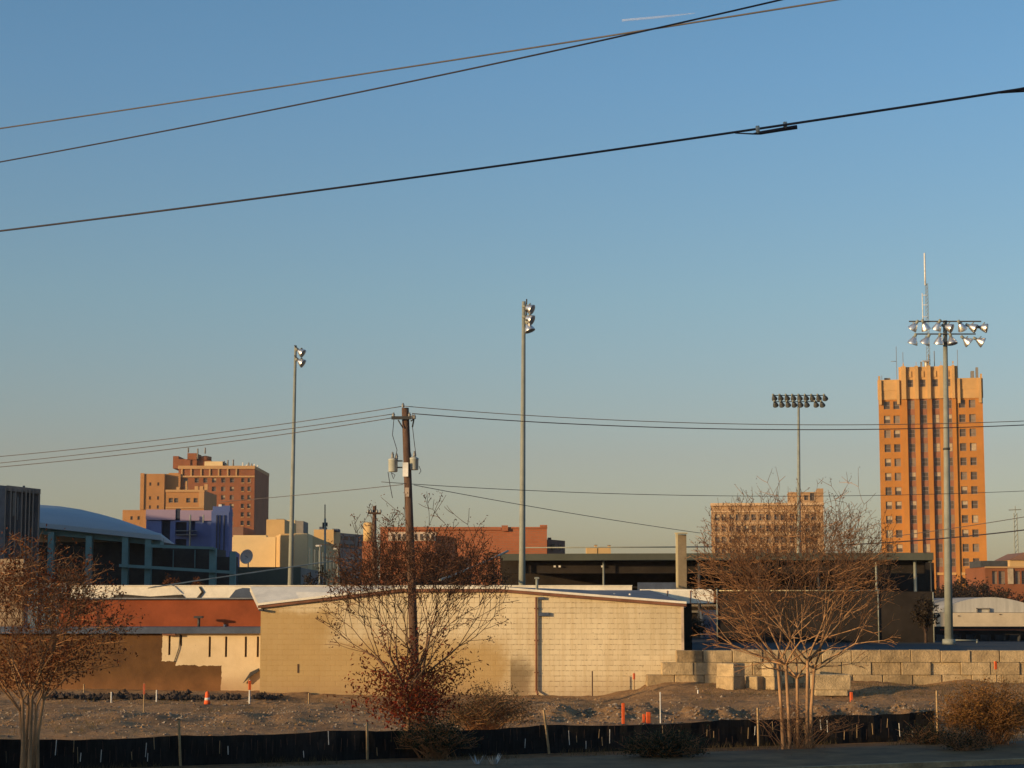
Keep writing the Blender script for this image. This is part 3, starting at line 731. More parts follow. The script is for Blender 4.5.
Y = 150
fb = T('panelled_building', 'blue-grey building with vertical fins at the left edge beside the arena', 'building', (x_(15), Y, G1))
b = MB(); b.vprism([(x_(-60), G1), (x_(38), G1), (x_(38), z_(489.5)), (x_(5), z_(486)), (x_(-60), z_(480))], Y, Y+14); b.build('wall', M['fin'], fb)
b = MB()
for px in (4.5, 9.8, 14.4, 20.5, 24.4, 28, 31.4, 37): b.box(x_(px-.55), x_(px+.55), Y-.5, Y-.02, G1, z_(489.5 if px > 14 else 488))
b.vprism([(x_(5), z_(491)), (x_(38.4), z_(494)), (x_(38.4), z_(489)), (x_(5), z_(485.6))], Y-.35, Y-.03)
b.build('fin', M['grey_b'], fb)
b = MB(); b.box(x_(15.8), x_(17.2), Y-.2, Y-.04, z_(520), z_(497)); b.box(x_(11.5), x_(14), Y-.2, Y-.04, z_(516), z_(493)); b.build('window', M['blue_glass'], fb)
b = MB(); b.box(x_(20.5), x_(22.8), Y+2, Y+3, z_(489), z_(484)); b.build('roof_vent', M['grey_b'], fb)

# ------------------------------------------------------------------ cream cluster
fb.rotation_euler.z = .235; bl.rotation_euler.z = .10
Y = 300; PR = 550
def bld(name, label, parts, loc, cat='building'):
    r = T(name, label, cat, loc)
    for nm, m, boxes in parts:
        b = MB()
        for (a, c, t, y0, y1) in boxes: b.box(X(a, y0, 550), X(c, y0, 550), y0, y1, G1-1, Z(t, y0))
        b.build(nm, m, r)
    return r
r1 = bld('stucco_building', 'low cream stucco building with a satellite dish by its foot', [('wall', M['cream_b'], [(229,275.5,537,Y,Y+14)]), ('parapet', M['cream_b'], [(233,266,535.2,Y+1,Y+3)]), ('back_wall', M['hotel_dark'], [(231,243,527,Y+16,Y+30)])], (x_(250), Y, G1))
r2 = bld('stair_tower', 'tall tan stucco stair tower beside the cream stucco building', [('wall', M['tan_b'], [(266,284.2,519.5,Y+15,Y+32)]), ('annex', M['cream_b'], [(284.4,294.6,520,Y+36,Y+44)]), ('roof_box', M['grey_b'], [(294.8,303,521,Y+36,Y+44)])], (x_(275), Y+15, G1))
b = MB(); b.box(X(276,Y+18,550), X(283,Y+18,550), Y+18, Y+22, Z(519.5,Y+15), Z(518,Y+15)); b.build('roof_vent', M['grey_b'], r2)
Yc = 290
r3 = T('brick_office_building', 'tan office building with shaded receding side and roof equipment near street lamps', 'building', (X(320,Yc), Yc, G1))
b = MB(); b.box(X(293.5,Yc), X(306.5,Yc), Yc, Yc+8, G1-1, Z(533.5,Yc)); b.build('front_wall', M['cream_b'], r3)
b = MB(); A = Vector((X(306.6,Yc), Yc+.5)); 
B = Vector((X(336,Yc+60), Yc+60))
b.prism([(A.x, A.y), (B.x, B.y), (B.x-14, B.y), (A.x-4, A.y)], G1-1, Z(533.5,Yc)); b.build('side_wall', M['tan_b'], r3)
b = MB()
for i in range(7):
    p = A.lerp(B, (i+.5)/7.5); d_ = (B-A).normalized(); nrm = Vector((d_.y, -d_.x))
    p0 = p-d_*1.3+nrm*.05; p1 = p+d_*1.3+nrm*.05
    for zz in (4.5, 9.5): b.prism([(p0.x, p0.y), (p1.x, p1.y), (p1.x-nrm.x*.04, p1.y-nrm.y*.04), (p0.x-nrm.x*.04, p0.y-nrm.y*.04)], zz, zz+2.6)
b.build('window', M['g_dark'], r3)
Yd = 380
b = MB(); b.box(X(313,Yd), X(333,Yd), Yd, Yd+15, G1-1, Z(529.5,Yd)); b.build('upper_block', M['tan_b'], r3)
b = MB(); b.box(X(318,Yd), X(324,Yd), Yd+1, Yd+5, Z(529.5,Yd), Z(526.5,Yd)); b.box(X(331,Yd), X(337,Yd), Yd+1, Yd+6, Z(531,Yd), Z(528.5,Yd)); b.build('roof_unit', M['blue_trim'], r3)
Ye = 420
r4 = T('grey_office_building', 'plain grey-brown office block right of the tall whip antenna', 'building', (X(345,Ye), Ye, G1))
b = MB(); a0 = X(333.5,Ye); a1 = X(357,Ye)
b.prism([(a0, Ye), (a1-5, Ye+6), (a1, Ye+22), (a0, Ye+22)], G1-1, Z(531.5,Ye)); b.build('wall', M['grey_b'], r4)
for px in (340,345.5,351):
    for py in (538,546):
        b = MB(); b.rbox((X(px,Ye)-.3, Ye+(px-333)*.3-.0, Z(py+1.8,Ye)), 1.0, .4, .9, .2); b.build('window', M['g_dark'], r4)
dish = T('satellite_dish', 'round grey satellite dish standing in front of the cream stucco building', 'satellite dish', (X(248,285), 285, G1))
b = MB(); c0 = W(248.3, 557.5, 285)
b._lathe([(0,.05),(.12,.5),(.35,.95),(.5,1.08),(.53,1.08),(.4,.95),(.18,.5),(.08,.05)], c0, Vector((-.45,-1,.25)), 20); b.build('reflector', M['dish'], dish)
b = MB(); b.tube([c0, Vector((c0.x, c0.y+.1, G1))], .09, 6); b.tube([c0, c0+Vector((-.45,-1,.25))*.9], .04, 4); b.build('mount', M['grey_b'], dish)
low = bld('garage_building', 'low dark grey garage roofline below the cream stucco building', [('wall', M['grey_b'], [(236,300,567.5,200,225)]), ('roof_edge', M['canopy_top'], [(235,301,567,199.7,199.95)])], (X(268,200),200,G1))

# antenna and street lamps
def whip(px, pt, pb, Yq, lab, r=.1):
    t = T('whip_antenna', lab, 'antenna', W(px, pb, Yq))
    b = MB(); b.tube([W(px, pb, Yq), W(px, pt+14, Yq)], r, 5); b.build('mast', M['galv'], t)
    b = MB(); b.tube([W(px, pt+14.1, Yq), W(px, pt, Yq)], r*.5, 4); b.tube([W(px-2.4, pt+21, Yq), W(px+2.4, pt+21, Yq)], r*.8, 4); b.tube([W(px-1.8, pt+24, Yq), W(px-1.8, pt+18, Yq)], r*.8, 4); b.tube([W(px+1.8, pt+22, Yq), W(px+1.8, pt+18, Yq)], r*.8, 4); b.build('aerial', M['steel_dark'], t)
whip(325, 504.5, 586, 180, 'tall thin whip antenna between the two street lamps')
def lamp(px, pt, lab):
    Yq = 150; t = T('street_lamp', lab, 'street lamp', (X(px,Yq), Yq, G1), 'street lamps behind the white roof')
    x = X(px,Yq); zt = Z(pt+1.5, Yq)
    b = MB(); b.tube([(x,Yq,G1),(x,Yq,zt)], [.09,.06], 8); b.build('post', M['galv'], t)
    b = MB(); b.tube([(x,Yq,zt),(x-.3,Yq,zt+.05)], .03, 5); b.rbox((x-.1,Yq,zt), .45,.22,.12,0,.03); b.build('lamp_head', M['paper'], t)
lamp(319.5, 545, 'left street lamp, the one nearer the cream building')
lamp(337.3, 548, 'right street lamp, further from the cream building')

# ------------------------------------------------------------------ long brick warehouse
Y = 250; PR = 560
wh = T('brick_warehouse', 'long flat red brick warehouse with faded white paint strip', 'building', (x_(460), Y, G1))
b = MB(); b.box(x_(380), x_(547), Y, Y+25, G1-1, z_(527.5)); b.build('wall', M['brick_long'], wh)
b = MB(); b.box(x_(380), x_(501), Y-.25, Y-.02, z_(530), z_(527)); b.box(x_(501.5), x_(508), Y-.4, Y+1, z_(531), z_(525.5)); b.box(x_(508.1), x_(547.4), Y-.15, Y-.02, z_(528.6), z_(527)); b.box(x_(540), x_(547.3), Y-.3, Y+2, z_(527), z_(525)); b.build('parapet', M['brick_long'], wh)
b = MB(); b.box(x_(388), x_(436), Y-.1, Y-.03, z_(541), z_(532)); b.build('painted_strip', M['brick_pale'], wh)
for i in range(8):
    b = MB(); px = 392+i*5.6; b.box(x_(px), x_(px+2.4), Y-.16, Y-.11, z_(540), z_(534)); b.build('window', M['g_dark'], wh)
wa = T('brick_annex', 'small dark brick annex at the right end of the long warehouse', 'building', (x_(557), Y, G1))
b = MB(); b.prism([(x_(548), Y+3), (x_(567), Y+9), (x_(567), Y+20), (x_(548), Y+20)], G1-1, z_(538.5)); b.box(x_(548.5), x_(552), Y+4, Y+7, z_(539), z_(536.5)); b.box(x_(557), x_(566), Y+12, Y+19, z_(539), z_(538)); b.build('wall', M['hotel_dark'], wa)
for px in (553, 560):
    b = MB(); b.box(x_(px), x_(px+2.5), Y+2.5+(px-548)*.3, Y+6, z_(549), z_(543)); b.build('window', M['g_dark'], wa)
tk = T('water_tank', 'tan cylindrical tank at the left end of the brick warehouse', 'tank', (x_(373.5), Y, G1))
b = MB(); b._lathe([(0,.75),(2.2,.75),(2.35,.6)], (x_(372.5), Y-6, z_(543)), (0,0,1), 18); b.build('drum', M['tan_b'], tk)
b = MB(); b.box(x_(366.5), x_(379.5), Y-7.5, Y-4.6, G1, z_(543)); b.build('base', M['brick_long'], tk)
for i, (a, c, t, lab) in enumerate(((587, 597.5, 547.5, 'left of two brick chimneys behind the dark canopy'), (598.5, 611, 547.8, 'right of two brick chimneys behind the dark canopy'))):
    q = T('chimney', lab, 'chimney', (X(a,300),300,G1)); 
    b = MB(); b.box(X(a,300), X(c,300), 300, 304, G1, Z(t,300)); b.box(X(c-2.5,300), X(c-.2,300), 299.8, 302, Z(t,300), Z(t-2.2,300)); b.build('stack', M['tan_b'], q)
    b = MB(); b.box(X(c-2.8,300), X(c+.1,300), 299.6, 302.2, Z(t-2.2,300), Z(t-2.7,300)); b.build('cap', M['grey_b'], q)

# ------------------------------------------------------------------ dark canopy (grandstand)
Y = 130; PR = 575
cn = T('grandstand_canopy', 'long dark flat-roofed grandstand canopy across the middle', 'canopy', (x_(730), Y, G1))
b = MB(); xa, xb = x_(500), x_(934)
b.vprism([(xa, z_(553.8)), (xb, z_(552.6)), (xb, z_(560)), (xa, z_(560.5))], Y, Y+.25)
b.box(xa, xb, Y+.26, Y+22, z_(556), z_(554.5)); b.box(xb-.25, xb-.02, Y+.26, Y+22, z_(562), z_(556.02)); b.build('roof', M['canopy_top'], cn)
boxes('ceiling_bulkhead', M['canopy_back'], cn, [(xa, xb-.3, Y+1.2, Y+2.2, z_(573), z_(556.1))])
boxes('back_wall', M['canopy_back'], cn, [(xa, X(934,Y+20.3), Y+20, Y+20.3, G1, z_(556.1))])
b = MB(); b.box(xa, xb-.4, Y+2.3, Y+19.9, z_(556.3)-.12, z_(556.15)); b.build('lining', M['canopy_shade'], cn)
for i in range(12):
    bx = xa+.8+(xb-xa-1.6)*i/11; b = MB(); b.box(bx, bx+.14, Y+2.4, Y+19.5, z_(556.3)-.55, z_(556.3)-.15); b.build('roof_beam', M['canopy_top'], cn)
for k in range(5):
    b = MB(); b.box(xa+.5, xb-2, Y+14+k*1.0, Y+14.45+k*1.0, G1+1.6+k*.45, G1+1.75+k*.45); b.build('seat_row', M['grey_b'], cn)
for px, w, t in ((878,1.2,560.5),(917,1.6,560.5),(933,.7,560.5),(700,1.6,560.5),(520,1.6,560.5),(604,1.0,560.5),(760,1.2,560.5),(820,1.2,560.5)):
    b = MB(); xx = x_(px); b.tube([(xx, Y+.6, G1), (xx, Y+.6, z_(t))], w*.033*2, 10); b.build('column', M['galv'] if px in (878,917,604) else M['steel_dark'], cn)
boxes('screen_panel', M['blue_trim'], cn, [(x_(632), x_(676), Y-6, Y-5.7, G1, z_(583.5)), (x_(892), x_(931), Y+4, Y+4.3, z_(605), z_(592))])
b = MB(); b.box(x_(700), x_(714), Y-2, Y+2, G1, z_(610)); b.build('ticket_booth', M['blue_trim'], cn)
for px in (555,560,603):
    b = MB(); b.rbox((x_(px), Y+1.0, z_(567)), .14,.1,.12,0); b.build('lamp', M['paper'], cn)
wf = T('windscreen_fence', 'tall ballpark fence with dark windscreen fabric and pale top rail below the canopy', 'fence', (X(810,114),114,G1))
b = MB(); b.box(X(716,114), X(934,114), 114, 114.03, G1, Z(591.5,114)); b.build('windscreen', M['canopy_back'], wf)
b = MB(); b.tube([(X(716,114),114,Z(590.6,114)), (X(880,114),114,Z(590.6,114))], .04, 6); b.build('rail', M['beige_post'], wf)
for px in (717,878,933):
    b = MB(); b.tube([(X(px,114),113.93,G1), (X(px,114),113.93,Z(589 if px < 890 else 592,114))], .04, 6); b.build('post', M['galv'], wf)
b = MB(); b.tube([(x_(520), Y-3, z_(549)), (x_(708), Y-3, z_(548.2))], .045, 6)
pr = b.build('handrail_pipe', M['galv'])
for px in (540, 610, 670, 705): pass
tag(pr, 'thin steel pipe running along above the canopy roof', 'pipe')
sp_ = T('sign_pylon', 'narrow upright pylon with sunlit left edge coloured beige in front of the canopy', 'pylon', (X(682,120),120,G1))
b = MB(); b.box(X(676.3,120), X(678.2,120), 119.8, 120.1, G1, Z(533.5,120)); b.build('sunlit_edge', M['beige_post'], sp_)  # sunlight on the left edge is put into its beige colour
b = MB(); b.box(X(678.25,120), X(688,120), 120.7, 120.95, Z(590,120), Z(534,120)); b.build('panel', M['brown_panel'], sp_)
b = MB(); b.box(X(676,120), X(688.3,120), 119.9, 120.6, Z(533.5,120), Z(532.6,120)); b.build('cap', M['beige_post'], sp_)

# ------------------------------------------------------------------ tent and right side
Y = 125; PR = 610
tn = T('tent_hall', 'pale low arched fabric hall with cream wall beyond the block wall', 'tent', (x_(985), Y, G1))
prof = []
for i in range(17):
    a = i/16; px = 938+a*108; py = 612.5-15.3*math.sin(math.pi*a)**.75
    prof.append((x_(px), z_(py)))
b = MB(); b.vprism(prof, Y+.5, Y+30); b.build('roof', M['tent'], tn)
b = MB(); b.box(x_(935), x_(1060), Y, Y+30, z_(640), z_(612.8)); b.build('wall', M['tent_wall'], tn)
b = MB()
for a, c, d, e in ((978,978.7,608,612.5),(990.3,991,608,612.5),(978,991,608,608.7)): b.box(x_(a), x_(c), Y+.3, Y+.48, z_(e), z_(d))
b.build('door_frame', M['grey_b'], tn)
for px, py in ((957.5,615.5),(999,614)):
    b = MB(); b.box(x_(px), x_(px+2), Y-.06, Y-.01, z_(py+.8), z_(py)); b.build('vent', M['slot'], tn)
rb = T('brick_shop', 'brick building with tall pale windows at the right edge', 'building', (X(1000,320),320,G1))
Y = 320; PR = 570
b = MB(); hs = [(x_(a), x_(c), z_(584), z_(571)) for a, c in ((992,997),(998.5,1005),(1015,1020),(1021.5,1027))]
facade(b, x_(985), x_(1070), G1-1, z_(567), Y, 14, hs, .4); b.build('wall', M['hotel_red'], rb)
b = MB(); b.box(x_(984), x_(1011), Y+2, Y+10, z_(567), z_(560.5)); b.build('roof', M['steel_dark'], rb)
for h in hs: window(rb, h, Y, .4, 3)
b = MB(); b.box(x_(1007.5), x_(1013), Y-.2, Y-.02, z_(584), z_(568.5)); b.build('shutter', M['g_pale'], rb)
b = MB(); b.box(x_(984.7), x_(1070), Y-.25, Y-.02, z_(568), z_(566.5)); b.build('parapet', M['hotel_trim'], rb)
gb = T('gabled_house', 'tan house with shallow pitched roof beneath the thin mast at right', 'house', (X(1020,400),400,G1)); Y = 400
b = MB(); b.box(x_(1010), x_(1060), Y, Y+12, G1, z_(559.5)); b.build('wall', M['tan_b'], gb)
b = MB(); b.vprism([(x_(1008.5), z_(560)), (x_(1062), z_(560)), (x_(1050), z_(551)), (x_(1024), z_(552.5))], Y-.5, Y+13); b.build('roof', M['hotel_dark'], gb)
ms = T('radio_mast', 'thin lattice mast with short top crossbar at the right edge', 'mast', (X(1017,420),420,G1)); Y = 420
b = MB()
for dx in (-.5,.5): b.tube([(x_(1017)+dx, Y, G1), (x_(1017)+dx*.6, Y, z_(513))], .1, 4)
for i in range(20):
    z0 = G1+(z_(513)-G1)*i/20; z1 = G1+(z_(513)-G1)*(i+1)/20; b.tube([(x_(1017)-.4, Y, z0), (x_(1017)+.4, Y, z1)], .07, 3)
b.build('lattice', M['galv'], ms)
b = MB(); b.tube([(x_(1010.5), Y, z_(510)), (x_(1023), Y, z_(509.5))], .1, 4); b.tube([(x_(1017), Y, z_(513)), (x_(1017), Y, z_(506))], .08, 4); b.build('crossbar', M['galv'], ms)
# steel rail behind block wall and bench
Y = 112; PR = 640
rl = T('guard_rail', 'low grey pipe rail on the lot behind the block wall', 'railing', (x_(965),Y,G1))
b = MB(); b.tube([(x_(948),Y,z_(640)),(x_(978),Y,z_(640.5))], .05, 6); b.build('rail', M['galv'], rl)
for px in (950,977): 
    b = MB(); b.tube([(x_(px),Y,G1),(x_(px),Y,z_(639.5))], .05, 6); b.build('post', M['galv'], rl)
Y = 117
bn = T('bleacher', 'dark low bleacher with a faded red plank in front of the tent hall', 'bleacher', (x_(985),Y,G1))
b = MB()
for k in range(3): b.box(x_(945), x_(1050), Y+k*.7, Y+k*.7+.3, z_(634-k*3.4)-.05, z_(634-k*3.4))
b.build('plank', [M['canopy_back']], bn)
b = MB(); b.box(x_(940), x_(1055), Y+2.8, Y+2.9, G1, z_(627)); b.build('back_screen', M['canopy_back'], bn)
b = MB(); b.box(x_(950), x_(1050), Y+2.5, Y+2.6, z_(631), z_(629.5)); b.build('backboard', M['red_metal'], bn)
b = MB()
for px in range(945, 1051, 15): b.box(x_(px), x_(px+1), Y+.1, Y+2.4, G1, z_(635))
b.build('frame', M['steel_dark'], bn)

# ------------------------------------------------------------------ white painted gabled building
Y = 78
wb = T('white_building', 'cream-white painted block building with shallow gable and rusty fascia', 'building', (X(470,Y),Y,0))
def top_y(px):
    return (605.5-(px-261)*(16.5/139)) if px <= 400 else (589 if px <= 500 else 589+(px-500)*(14.8/183))
pts = [(261,0),(400,0),(440,0),(500,0),(590,0),(683,0)]
prof = [(X(261,Y), -.3), (X(683,Y), -.3)]+[(X(p,Y), Z(top_y(p)+1.5,Y)) for p, _ in reversed(pts)]
b = MB(); b.vprism(prof, Y, Y+.35)
# vertical reveals: fine courses of chipped block standing proud
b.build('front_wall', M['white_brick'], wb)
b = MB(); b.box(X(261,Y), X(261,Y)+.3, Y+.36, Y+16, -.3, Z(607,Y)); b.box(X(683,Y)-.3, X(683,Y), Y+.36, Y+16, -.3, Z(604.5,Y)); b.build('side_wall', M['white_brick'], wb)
def edge(b, o0, o1, y0, y1, zt0, zt1):
    seq = [(258.5,0)]+pts[1:-1]+[(686,0)]
    up = [(X(p,Y), Z(top_y(max(261,min(683,p))),Y)+zt1) for p, _ in seq]; dn = [(X(p,Y), Z(top_y(max(261,min(683,p))),Y)+zt0) for p, _ in seq]
    for i in range(len(up)-1): b.vprism([dn[i], dn[i+1], up[i+1], up[i]], y0, y1)
b = MB(); edge(b, 0, 0, Y-.16, Y-.03, -.11, .0); b.build('fascia', M['fascia'], wb)
b = MB(); edge(b, 0, 0, Y-.22, Y-.02, .004, .09); b.build('drip_edge', M['white_membrane'], wb)
# roof slopes up and back from the fascia
b = MB()
seq = [258.5]+[p for p, _ in pts[1:-1]]+[686]
f0 = [Vector((X(p,Y), Y, Z(top_y(max(261,min(683,p))),Y)+.05)) for p in seq]
bk = [W(p, min(586.5 if p < 560 else 590.2, top_y(max(261,min(683,p)))-1.5), Y+(1.8 if p < 480 else (8 if p < 560 else 14))) for p in [250,395,440,500,590,650]]
for i in range(len(seq)-1): 
    a_ = f0[i]; c_ = f0[i+1]; d_ = bk[i+1]; e_ = bk[i]
    b.cur = 0 if seq[i] < 500 else 1
    b.quad(a_, c_, d_, e_)
    b.cur = 0; dz = Vector((0,0,-.2)); b.quad(e_+dz, d_+dz, c_+dz, a_+dz); b.quad(e_, d_, d_+dz, e_+dz)
b.build('roof', [M['white_membrane'], M['grey_roof']], wb)
b = MB(); xx = X(536.3,Y); b.tube([(xx,Y-.09,.25),(xx,Y-.09,Z(597,Y))], .045, 8); b.tube([(xx,Y-.09,.25),(xx+.05,Y-.25,.12)], .045, 8); b.build('downpipe', M['fascia'], wb)
for q in (608, 640, 672):
    b = MB(); b.box(xx-.09, xx+.09, Y-.11, Y-.005, Z(q+1,Y), Z(q,Y)); b.build('pipe_bracket', M['fascia'], wb)
b = MB(); b.box(X(538.5,Y), X(549,Y), Y-.12, Y-.01, Z(616,Y), Z(612.5,Y)); b.build('conduit_box', M['blue_trim'], wb)
b = MB(); b.box(X(538.5,Y), X(544,Y), Y-.12, Y-.01, Z(599.5,Y), Z(597,Y)); b.build('conduit_box', M['blue_trim'], wb)
b = MB(); xv = X(537.3,Y); b.tube([(xv,Y+1.2,Z(592,Y)),(xv,Y+1.2,Z(578.5,Y))], .055, 8); b.rbox((xv,Y+1.2,Z(578.5,Y)), .2,.2,.07,0,.02); b.build('vent_pipe', M['galv'], wb)
for px, yy in ((597,4),(614.5,4),(630,4)):
    b = MB(); p = W(px, 596, Y+yy); b.tube([p-Vector((0,0,.12)), p+Vector((0,0,.1))], .05, 8); b.build('roof_vent', M['paper'], wb)
b = MB(); b.box(X(681,Y), X(683.6,Y), Y-.03, Y-.004, 0, Z(605,Y)); b.build('corner_strip', M['brick_pale'], wb)
b = MB(); b.box(X(298.2,Y), X(299.8,Y), Y-.015, Y-.004, Z(673,Y), Z(664,Y)); b.build('slot_window', M['slot'], wb)
b = MB(); b.box(X(260,Y), X(264,Y), Y-.3, Y-.02, Z(611,Y), Z(609,Y)); b.build('eave_bracket', M['steel_dark'], wb)

# long white parapet behind
Y = 97
pb = T('flat_roofed_building', 'long low building with stained white parapet behind the gabled one', 'building', (X(350,Y),Y,0))
b = MB(); b.box(X(70,Y), X(632,Y), Y, Y+.4, Z(600,Y), Z(586,Y)); b.build('parapet', M['white_membrane'], pb)
b = MB(); b.box(X(70.5,Y), X(631.5,Y), Y+.05, Y+9, 0, Z(600,Y)-.01); b.build('wall', M['grey_b'], pb)
b = MB(); b.box(X(70,Y), X(632.4,Y), Y-.05, Y+.46, Z(586,Y), Z(585.2,Y)); b.build('coping', M['white_membrane'], pb)
b = MB(); b.vprism([(X(104,Y), Z(600,Y)), (X(188,Y), Z(600,Y)), (X(182,Y), Z(594.5,Y)), (X(150,Y), Z(596.5,Y)), (X(120,Y), Z(594,Y))], Y-.03, Y-.004); b.build('stain', M['soot'], pb)
for pp in ([(230,600),(266,600),(266,590.5),(258,588.5),(245,588),(238,590)], [(318,600),(345,600),(345,589.5),(330,589)]):
    b = MB(); b.vprism([(X(p,Y), Z(q,Y)) for p, q in pp], Y-.9, Y-.06); b.build('roof_patch', M['blue_trim'], pb)
for x0 in (200, 284):
    b = MB(); b.vprism([(X(x0-5,Y),Z(600,Y)),(X(x0-2,Y),Z(600,Y)),(X(x0+4,Y),Z(592,Y)),(X(x0,Y),Z(586.5,Y)),(X(x0-1.5,Y),Z(587,Y)),(X(x0+1.5,Y),Z(592,Y))], Y-.06, Y-.004); b.build('seam', M['soot'], pb)
sh = T('white_fascia_shed', 'shed with short white rounded fascia right of the gabled building', 'shed', (X(670,92),92,0))
b = MB(); x0, x1 = X(640,92), X(713.5,92)
b.box(x0, x1, 92, 93, Z(603.2,92), Z(590.5,92)); b.rbox(((x0+x1)/2, 92.5, Z(590.5,92)), x1-x0-.1, .9, .06, 0, .02); b.build('fascia', M['white_membrane'], sh)
b = MB(); b.box(x1+.01, x1+.08, 91.95, 93.05, Z(602.5,92), Z(591,92)); b.build('end_cap', M['fascia'], sh)
for px in (667, 690):
    b = MB(); b.box(X(px,92), X(px+.7,92), 91.97, 91.996, Z(603,92), Z(590.6,92)); b.build('seam', M['fascia'], sh)
b = MB(); b.box(x0, x1-.9, 93.3, 99, 0, Z(596,92)); b.build('wall', M['canopy_back'], sh)

# red and cream low building at left
Y = 84
cb = T('cream_building', 'low cream building with slot windows and red upper wall', 'building', (X(150,Y),Y,0))
slots = [170.3, 181.8, 210.5, 226.8, 246.5, 258.5]
hs = [(X(p-1.1,Y), X(p+1.1,Y), Z(655 if p < 175 else (646 if p<190 else 657),Y), Z(636.5 if p > 190 else 634.9,Y)) for p in slots]
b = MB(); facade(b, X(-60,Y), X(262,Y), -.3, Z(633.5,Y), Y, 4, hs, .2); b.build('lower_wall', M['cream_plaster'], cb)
for h in hs:
    b = MB(); b.box(h[0]+.01, h[1]-.01, Y+.12, Y+.18, h[2]+.01, h[3]-.01); b.build('slot_window', M['slot'], cb)
b = MB(); b.box(X(-60,Y), X(262,Y), Y-.35, Y+2.4, Z(633.4,Y), Z(627,Y)); b.build('roof_edge', M['blue_trim'], cb)
b = MB(); b.box(X(62,Y+3), X(275,Y+3), Y+2.5, Y+8, 0, Z(599.2,Y+3)); b.build('upper_wall', M['red_metal'], cb)
b = MB(); b.box(X(60,Y+3), X(276,Y+3), Y+2.3, Y+8.2, Z(599.2,Y+3), Z(597.8,Y+3)); b.build('coping', M['grey_roof'], cb)
b = MB(); xx = X(192.5,Y); b.tube([(xx,Y+1.8,Z(628,Y)),(xx,Y+1.8,Z(618.5,Y))], .06, 8); b.box(xx-.2,xx+.18,Y+1.65,Y+1.95,Z(618.5,Y),Z(616.3,Y)); b.build('vent_pipe', M['steel_dark'], cb)
b = MB(); xx = X(226,Y); b.tube([(xx,Y-.2,Z(628,Y)),(xx,Y-.2,Z(624.5,Y))], .06, 8); b.build('vent_pipe', M['blue_trim'], cb)
b = MB(); b.vprism([(X(245,Y),Z(683,Y)),(X(252,Y),Z(672,Y)),(X(260.5,Y),Z(668,Y)),(X(260.5,Y),Z(671,Y)),(X(254,Y),Z(675,Y))], Y-.25, Y-.06); b.build('torn_flashing', M['steel_dark'], cb)
b = MB(); b.tube([(X(181,Y),Y-.04,Z(634,Y)),(X(180,Y),Y-.04,Z(648,Y)),(X(175.5,Y),Y-.04,Z(662,Y))], .02, 4); b.build('conduit', M['steel_dark'], cb)
b = MB(); b.box(X(164,Y), X(177,Y), Y-.3, Y-.01, Z(635.3,Y), Z(633.6,Y)); b.build('lintel', M['fascia'], cb)
sb = T('stone_building', 'rough beige stone wall end with bluish glass bay behind the left tree', 'building', (X(20,88),88,0)); Y = 88
b = MB(); b.box(X(-60,Y), X(22.5,Y), Y, Y+.5, 0, Z(559,Y)); b.build('wall', M['stone'], sb)
b = MB(); b.box(X(22.6,Y), X(65,Y), Y+.1, Y+.3, 0, Z(584,Y)); b.build('glass_bay', M['blue_glass'], sb)
b = MB()
for px in (23,37,51,64.5): b.box(X(px,Y), X(px+1,Y), Y, Y+.09, 0, Z(584,Y))
b.box(X(22.6,Y), X(65.6,Y), Y-.02, Y+.4, Z(584,Y), Z(583,Y)); b.build('bay_frame', M['grey_b'], sb)

# ------------------------------------------------------------------ block wall
Y = 77
bwl = T('block_wall', 'long retaining wall of stacked weathered concrete blocks, stepped at its left end', 'wall', (X(850,Y),Y,0))
kx = X(513,Y)-X(512,Y); kr = random.Random(5)
cm = [M['concrete'], M['concrete2'], M['concrete3']]
for r_, (st, z0, z1, ofs) in enumerate(((646, .38, Z(674.8,Y), 0), (661, Z(674.8,Y), Z(662.3,Y), 9), (676, Z(662.3,Y), Z(650,Y), -4))):
    px = st; i = 0
    while px < 1290:
        w = 29.6 if i else 28+ofs*.4
        jy = kr.uniform(-.05,.05); dz = kr.uniform(-.03,.03) if r_ == 2 else 0
        b = MB(); b.rbox((X(px+w/2,Y), Y+.3+jy, z0+.006), w*kx-.018, .6, z1-z0-.012+dz, kr.uniform(-.012,.012), kr.uniform(.012,.028))
        o = b.build('block', kr.choice(cm), bwl); px += w; i += 1
# loose blocks standing in front of the wall
loose = [((723.5,684.3),.95,-0.74,0,'lower block of the left loose stack before the block wall'),
         ((724,0),.92,-0.74,1,'upper block of the left loose stack before the block wall'),
         ((748,684.3),.62,-0.74,0,'short loose block right of the left stack, on the dirt'),
         ((765,684.3),.66,-0.74,0,'lower block of the right loose stack before the block wall'),
         ((764.5,0),.66,-0.74,1,'upper block of the right loose stack before the block wall')]
for (p, q), s, rz, up, lab in loose:
    b = MB(); z0 = .42 if not up else .915
    c = (X(p+6,75.2), 75.2, z0)
    s *= .86; b.rbox(c, s, s*.95, .49, rz, .025)
    o = b.build('concrete_block', cm[up], loc=c); tag(o, lab, 'concrete block', 'loose concrete blocks')
c = (X(829,73.3), 73.3, .50)
b = MB(); b.rbox((c[0],c[1],.28), 1.2,.5,.215,0,.02); b.rbox(c, 1.42,.55,.55,.03,.025)
tag(b.build('concrete_block', M['concrete2'], loc=c), 'pale loose block standing proud of the wall right of the bare tree', 'concrete block', 'loose concrete blocks')

